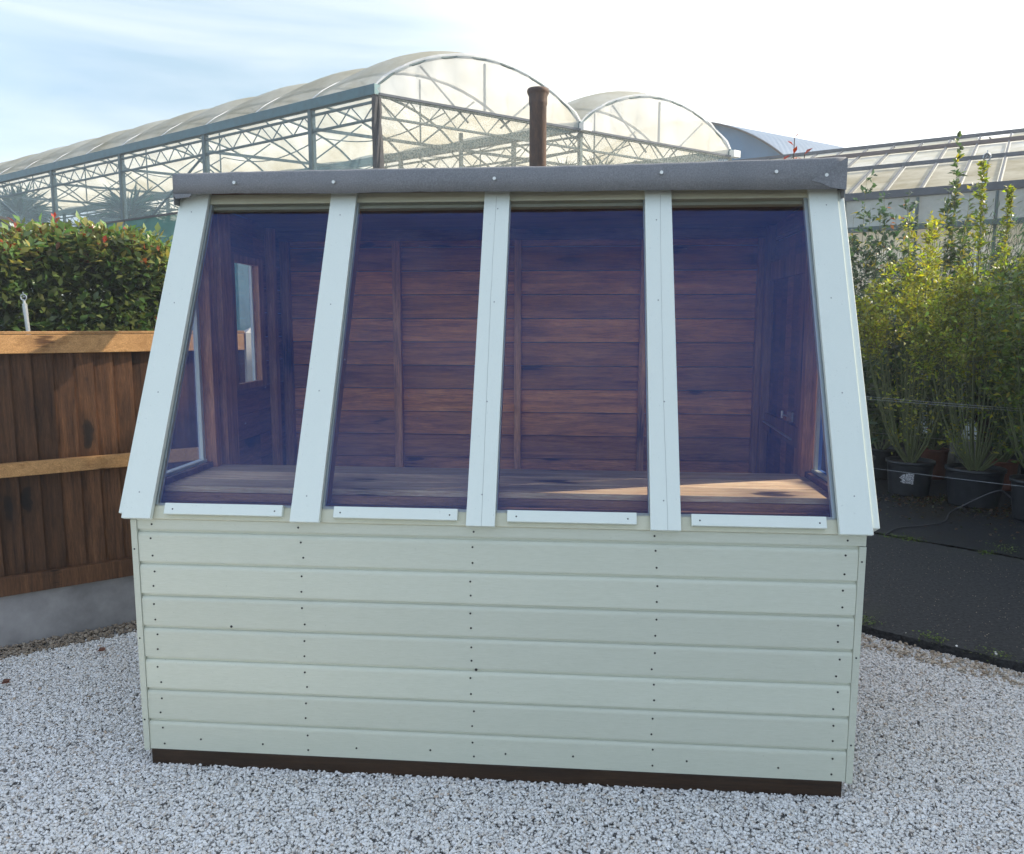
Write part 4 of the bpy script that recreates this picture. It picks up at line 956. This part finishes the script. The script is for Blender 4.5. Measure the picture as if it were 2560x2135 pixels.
shrub('potted_shrub', 'dark shrub in a terracotta coloured pot behind the wide black pot', (5.45, 5.05, .04), 2.0, .5, 16, 7, .125, .27, 'terracotta', .055, G3, .75, 1.4, None, 0, .5, lowleaf=.5)
bgp = [
 ((4.55, 6.6, .04), 3.35, .38, G3, .085, 'tall leafy shrub with yellowing top beside the right end of the felt', YA, .12, 1.15),
 ((5.08, 6.9, .04), 3.30, .38, G3, .085, 'bushy dark shrub in front of the glasshouse wall with an orange tinged top', (.30, .12, .03), .06, 1.1),
 ((5.50, 6.6, .04), 3.30, .42, G2, .090, 'tallest shrub, yellow leaves near its thin top against the glasshouse roof', YA, .16, 1.0),
 ((5.1, 7.9, .04), 2.55, .6, G3, .07, 'low dark shrub between the taller ones left of the yellow topped shrub', None, 0, 1.5),
 ((5.9, 5.9, .04), 2.3, .5, G3, .06, 'dark bushy shrub behind the tall leafy spikes', None, 0, 1.5),
 ((5.75, 5.0, .04), 2.1, .5, G2, .06, 'green shrub right behind the row of wide black pots', None, 0, 1.5),
 ((5.2, 6.0, .04), 2.1, .5, G3, .06, 'dark green shrub behind the airy yellow green one', (.25, .05, .02), .02, 1.5),
 ((6.1, 4.6, .04), 2.3, .5, G2, .06, 'green shrub at the right edge behind the leafy pot shrub', None, 0, 1.5),
 ((4.4, 7.9, .04), 2.75, .5, G3, .08, 'dark shrub farthest left, close by the right end of the felt', None, 0, 1.5),
 ((5.7, 8.0, .04), 2.5, .6, G3, .07, 'dark shrub against the glasshouse wall under its roof purlin', None, 0, 1.5),
 ((6.4, 7.0, .04), 2.6, .6, G3, .07, 'dark shrub behind the ringed stake', None, 0, 1.5),
 ((4.7, 5.9, .04), 1.9, .4, G3, .07, 'dark low shrub behind the small black pot', None, 0, 1.4),
 ((4.3, 6.3, .04), 2.2, .4, G3, .08, 'dark shrub between the broad leaved one and the tall yellow topped one', None, 0, 1.4)]
for i, (p, h, sp_, c, lf, lab, alt, ap, dn) in enumerate(bgp):
    shrub('nursery_shrub', lab, p, h, sp_, 14, 30+i, .16, .28, 'black', lf, c, .92, dn*1.25, alt, ap, .45, lowleaf=.9, twig=.24, cat='shrub', spikes=((0, 0, 3.50),) if i == 2 else ())
# feathery dark tamarisk-like bush, right edge
def feathery(label, pos, h, r_, seed, n_=9000, col=(.045, .085, .05)):
    t = thing('feathery_bush', label, 'bush', pos); pr = random.Random(seed); rg = np.random.default_rng(seed); mb = MB(); lp, ld = [], []
    for i in range(70):
        a = pr.random()*6.28; rr = r_*math.sqrt(pr.random()); hh = h*(1-.35*(rr/r_)**2)*pr.uniform(.75, 1); p0 = Vector((0, 0, .1)); p1 = Vector((math.cos(a)*rr*.6, math.sin(a)*rr*.6, hh*.6)); p2 = Vector((math.cos(a)*rr+.15, math.sin(a)*rr, hh))
        mb.tube([p0, p1, p2], [.014, .007, .002], 5)
        for k in range(n_//70):
            f = pr.random(); q_ = p1.lerp(p2, f) if pr.random() < .75 else p0.lerp(p1, .4+.6*f); o_ = Vector((pr.gauss(0, .09), pr.gauss(0, .09), pr.gauss(0, .09))); lp.append(tuple(q_+o_)); ld.append((pr.gauss(.25, .4), pr.gauss(0, .4), pr.uniform(.4, 1)))
    mb.build('stems', M['bark'], t, loc=(0, 0, 0)); n2 = len(lp)
    leaves_mesh('foliage', lp, ld, rg.uniform(.06, .14, n2), .10, pal(rg, n2, col, .3), M['leaf'], t, (0, 0, 0), .1, seed)
feathery('dark feathery conifer bush at the right edge before the glasshouse', (6.35, 5.9, .04), 3.15, .62, 61)
feathery('grey green feathery bush between the airy shrub and the glasshouse', (5.25, 7.3, .04), 2.75, .6, 63, 7000, (.07, .11, .06))
feathery('mid green feathery bush behind the leafy spikes', (5.75, 5.9, .04), 2.75, .5, 64, 6000, (.08, .13, .05))
feathery('soft grey green feathery bush low before the glasshouse wall', (6.05, 7.3, .04), 2.95, .6, 62, 7000)
# photinia behind the shed: its red shoot tops show above the felt
ph = thing('photinia_shrub', 'photinia with red bronze shoot tips showing above the right end of the felt', 'shrub', (3.0, 3.3, .04))
mb = MB(); lp, ld, ll, lc = [], [], [], []; pr = random.Random(6)
for (x, y, h) in [(-.09, 0, 2.60), (-.06, .1, 2.66), (.0, .03, 2.80), (.06, -.02, 2.68), (-.14, .05, 2.52)] + [(pr.uniform(-.3, .3), pr.uniform(-.2, .4), pr.uniform(1.6, 2.3)) for _ in range(16)]:
    mb.tube([(0, 0, 0), (x*.8, y*.8, h*.6), (x, y, h)], [.012, .008, .003], 5)
    for k in range(26):
        f = 1-.5*(k/26); a = k*2.4; top = f > .93; lp.append((x*f, y*f, h*f)); ld.append((math.cos(a), math.sin(a), .9 if top else .4)); ll.append(.075 if top else .09)
        lc.append((.30, .06, .035) if (top and h > 2.4) else (.05, .09, .03))
mb.build('stems', M['bark'], ph, loc=(0, 0, 0)); leaves_mesh('leaves', lp, ld, ll, .42, np.array(lc), M['leaf_gloss'], ph, (0, 0, 0), .1, 3)

# ================================================================== steel stakes with ring tops, wires, hose
def stake(label, base, top, r_, ring):
    t = thing('steel_stake', label, 'stake', tuple(base), 'ring topped steel stakes'); base = Vector(base); top = Vector(top); d = (top-base).normalized()
    mb = MB(); mb.tube([base, top], r_, 12); mb.tube([top - d*.05, top + d*.012], r_*1.12, 12); mb.build('tube', M['tube'], t)
    mb = MB(); c = top + d*(ring+.03); sd_ = rgt; pts = [c + (sd_*math.cos(a) + d*math.sin(a))*ring for a in [2*math.pi*i/24 for i in range(25)]]
    mb.tube(pts, ring*.20, 6); mb.tube([top, top + d*.035], r_*.6, 8); mb.tube([c + d*ring*.9, c + d*(ring*1.9)], ring*.13, 5); mb.tube([c - d*ring*.2 - sd_*ring*.3, c + d*ring*.5, c + sd_*ring*.35 + d*ring*.1], ring*.15, 5); mb.build('ring', M['tube'], t)
stake('tall galvanised stake with a ring top rising among the shrubs at right', (5.28, 5.6, .04), (5.36, 5.6, 3.07), .021, .034)
stake('slanting galvanised stake with a ring top just behind the fence', (-1.40, 1.6, 0), (-1.505, 1.6, 1.645), .0115, .016)
wr = thing('support_wires', 'thin wires strung along the row of potted shrubs', 'wire', (4, 4, .3)); mb = MB()
for (a, b_) in [((3.2, 4.66, .40), (6.4, 2.9, .32)), ((3.3, 4.6, .97), (6.4, 2.9, .90)), ((3.3, 4.62, .99), (6.4, 2.92, .91)), ((3.4, 5.4, .60), (6.6, 3.7, .55))]:
    a = Vector(a); b_ = Vector(b_); mb.tube([a.lerp(b_, i/12) - Vector((0, 0, .03*math.sin(math.pi*i/12))) for i in range(13)], .0010, 5)
mb.build('wire', M['tube'], wr)
hs_ = thing('hose_pipe', 'thin grey irrigation hose curling off the edge of the weed mat', 'hose', (4.2, 3.6, .05)); mb = MB()
HP = ([(5.05, 3.75, .06), (4.95, 3.95, .20), (4.85, 3.95, .24), (4.66, 4.05, .10), (4.53, 4.0, .048), (4.36, 3.70, .048), (4.18, 3.56, .048), (3.96, 3.47, .048), (3.84, 3.37, .048), (3.73, 3.22, .046)])
def catmull(P, m=8):
    P = [Vector(p) for p in P]; P = [P[0]] + P + [P[-1]]; out = []
    for i in range(1, len(P)-2):
        for k in range(m):
            t = k/m; a, b_, c, d = P[i-1:i+3]; out.append(.5*((2*b_) + (c-a)*t + (2*a-5*b_+4*c-d)*t*t + (3*b_-a-3*c+d)*t**3))
    return out + [P[-2]]
mb.tube(catmull(HP), .0055, 6); mb.build('hose', M['hosemat'], hs_)
# moss and leaf litter on the mat, a few fallen leaves on the gravel
rg = np.random.default_rng(8)
def litter(name, label, ctrs, n_, z, col, L_, sd_, alt=None):
    ci = rg.integers(0, len(ctrs), n_); p = np.array([(c[0], c[1], z) for c in ctrs])[ci] + rg.normal(size=(n_, 3))*np.array([1, 1, 0])*np.array([c[2] for c in ctrs])[ci][:, None]
    d = rg.normal(size=(n_, 3)); d[:, 2] = np.abs(d[:, 2])*.25
    o = leaves_mesh(name, p, d, rg.uniform(.5, 1.2, n_)*L_, .6, pal(rg, n_, col, .3, alt, .3), M['leaf'], None, None, .02, sd_); tag(o, label, None, None, 'stuff')
litter('leaf_litter', 'brown leaf litter and moss about the feet of the pots', [(4.50, 4.50, .12), (4.72, 4.52, .10), (4.85, 4.10, .12), (5.1, 4.05, .14), (4.3, 4.4, .15), (5.5, 3.65, .15), (4.6, 4.0, .4), (5.0, 3.3, .4)], 1500, .046, (.08, .045, .02), .030, 1, (.06, .07, .015))
litter('moss', 'bright green moss tufts along the edge of the weed mat', [(3.80, 3.22, .05), (3.9, 3.15, .04), (4.45, 2.95, .07), (4.6, 2.62, .10), (4.25, 2.85, .03), (3.25, 1.30, .04), (3.45, 1.14, .05), (3.0, 1.5, .04)], 900, .043, (.10, .15, .02), .014, 2)
for lab, p, c in (('curled brown fallen leaf on the gravel at left', (-.95, .50, .008), (.13, .05, .03)), ('reddish fallen leaf on the gravel nearer the fence', (-.74, .86, .008), (.18, .08, .05))):
    o = leaves_mesh('fallen_leaf', [(0, 0, 0), (.01, 0, .002)], [(1, .3, .1), (.6, 1, .2)], [.05, .04], .7, np.array([c, c]), M['leaf'], None, p, .05, 4); tag(o, lab, 'leaf')

# ================================================================== unseen trees added at right to shade the yard
def shade_tree(name, label, pos, h, wx, wy, seed, n_=5200, leaf=.22, z0=.2):
    t = thing(name, label, 'tree', pos, 'unseen trees added at right for shade'); rg = np.random.default_rng(seed); mb = MB(); mb.tube([(0, 0, 0), (0, 0, h*.9)], [.12, .03], 8); mb.build('trunk', M['bark'], t, loc=(0, 0, 0))
    z = rg.uniform(z0, h, n_); k = np.sqrt(np.clip(1-(z/h)**7, .2, 1)); ph_ = rg.random(n_)*6.283; rr = np.sqrt(rg.random(n_)); p = np.stack([np.cos(ph_)*rr*wx*k, np.sin(ph_)*rr*wy*k, z], 1)
    d = rg.normal(size=(n_, 3)); leaves_mesh('crown', p, d, rg.uniform(.6, 1.2, n_)*leaf, .6, pal(rg, n_, (.035, .065, .025), .25), M['leaf'], t, (0, 0, 0), .1, seed)
scr = [(6.9, -3.2, 5.6, .6, 'the nearest to the camera of a row of added shade trees'), (6.9, -2.3, 5.5, .6, 'second added shade tree from the near end of the row'), (6.9, -1.4, 5.5, .6, 'third added shade tree from the near end of the row'),
 (6.9, -.5, 5.5, .6, 'fourth added shade tree from the near end, level with the shed front'), (6.9, .35, 5.4, .55, 'fifth added shade tree, the last tall one before the low ones'), (6.9, .95, 4.3, .55, 'small added shade tree between the tall and the low ones'), (6.9, 1.75, 3.75, .5, 'first low added shade tree beyond the tall ones'),
 (6.9, 2.5, 3.4, .6, 'second low added shade tree beyond the tall ones'), (7.2, 3.4, 6.5, .75, 'added shade tree beside the tarmac path'), (7.4, 4.3, 6.2, .6, 'added shade tree at the near corner of the weed mat'),
 (8.0, 5.3, 4.3, .65, 'added shade tree at the edge of the weed mat, middle of its row'), (8.6, 6.2, 4.5, .7, 'added shade tree at the far end of the weed mat')]
for i, (x, y, h, r_, lab) in enumerate(scr):
    shade_tree('added_shade_tree', lab, (x, y, 0), h - (.5 if y > 5 else 0), r_, r_, 90+i, int(900*h))

# ================================================================== light autumn haze in the air
mh = bpy.data.materials.new('haze_air'); mh.use_nodes = True; nh = mh.node_tree; nh.nodes.clear()
pv = nh.nodes.new('ShaderNodeVolumePrincipled'); pv.inputs['Color'].default_value = (.92, .96, 1, 1); pv.inputs['Density'].default_value = HAZE; pv.inputs['Anisotropy'].default_value = .45
oh = nh.nodes.new('ShaderNodeOutputMaterial'); nh.links.new(pv.outputs[0], oh.inputs['Volume'])
hz = MB(); hz.box(-60, 45, -25, 75, -1.1, 13); tag(hz.build('haze', mh), 'thin pale morning haze', None, None, 'stuff')
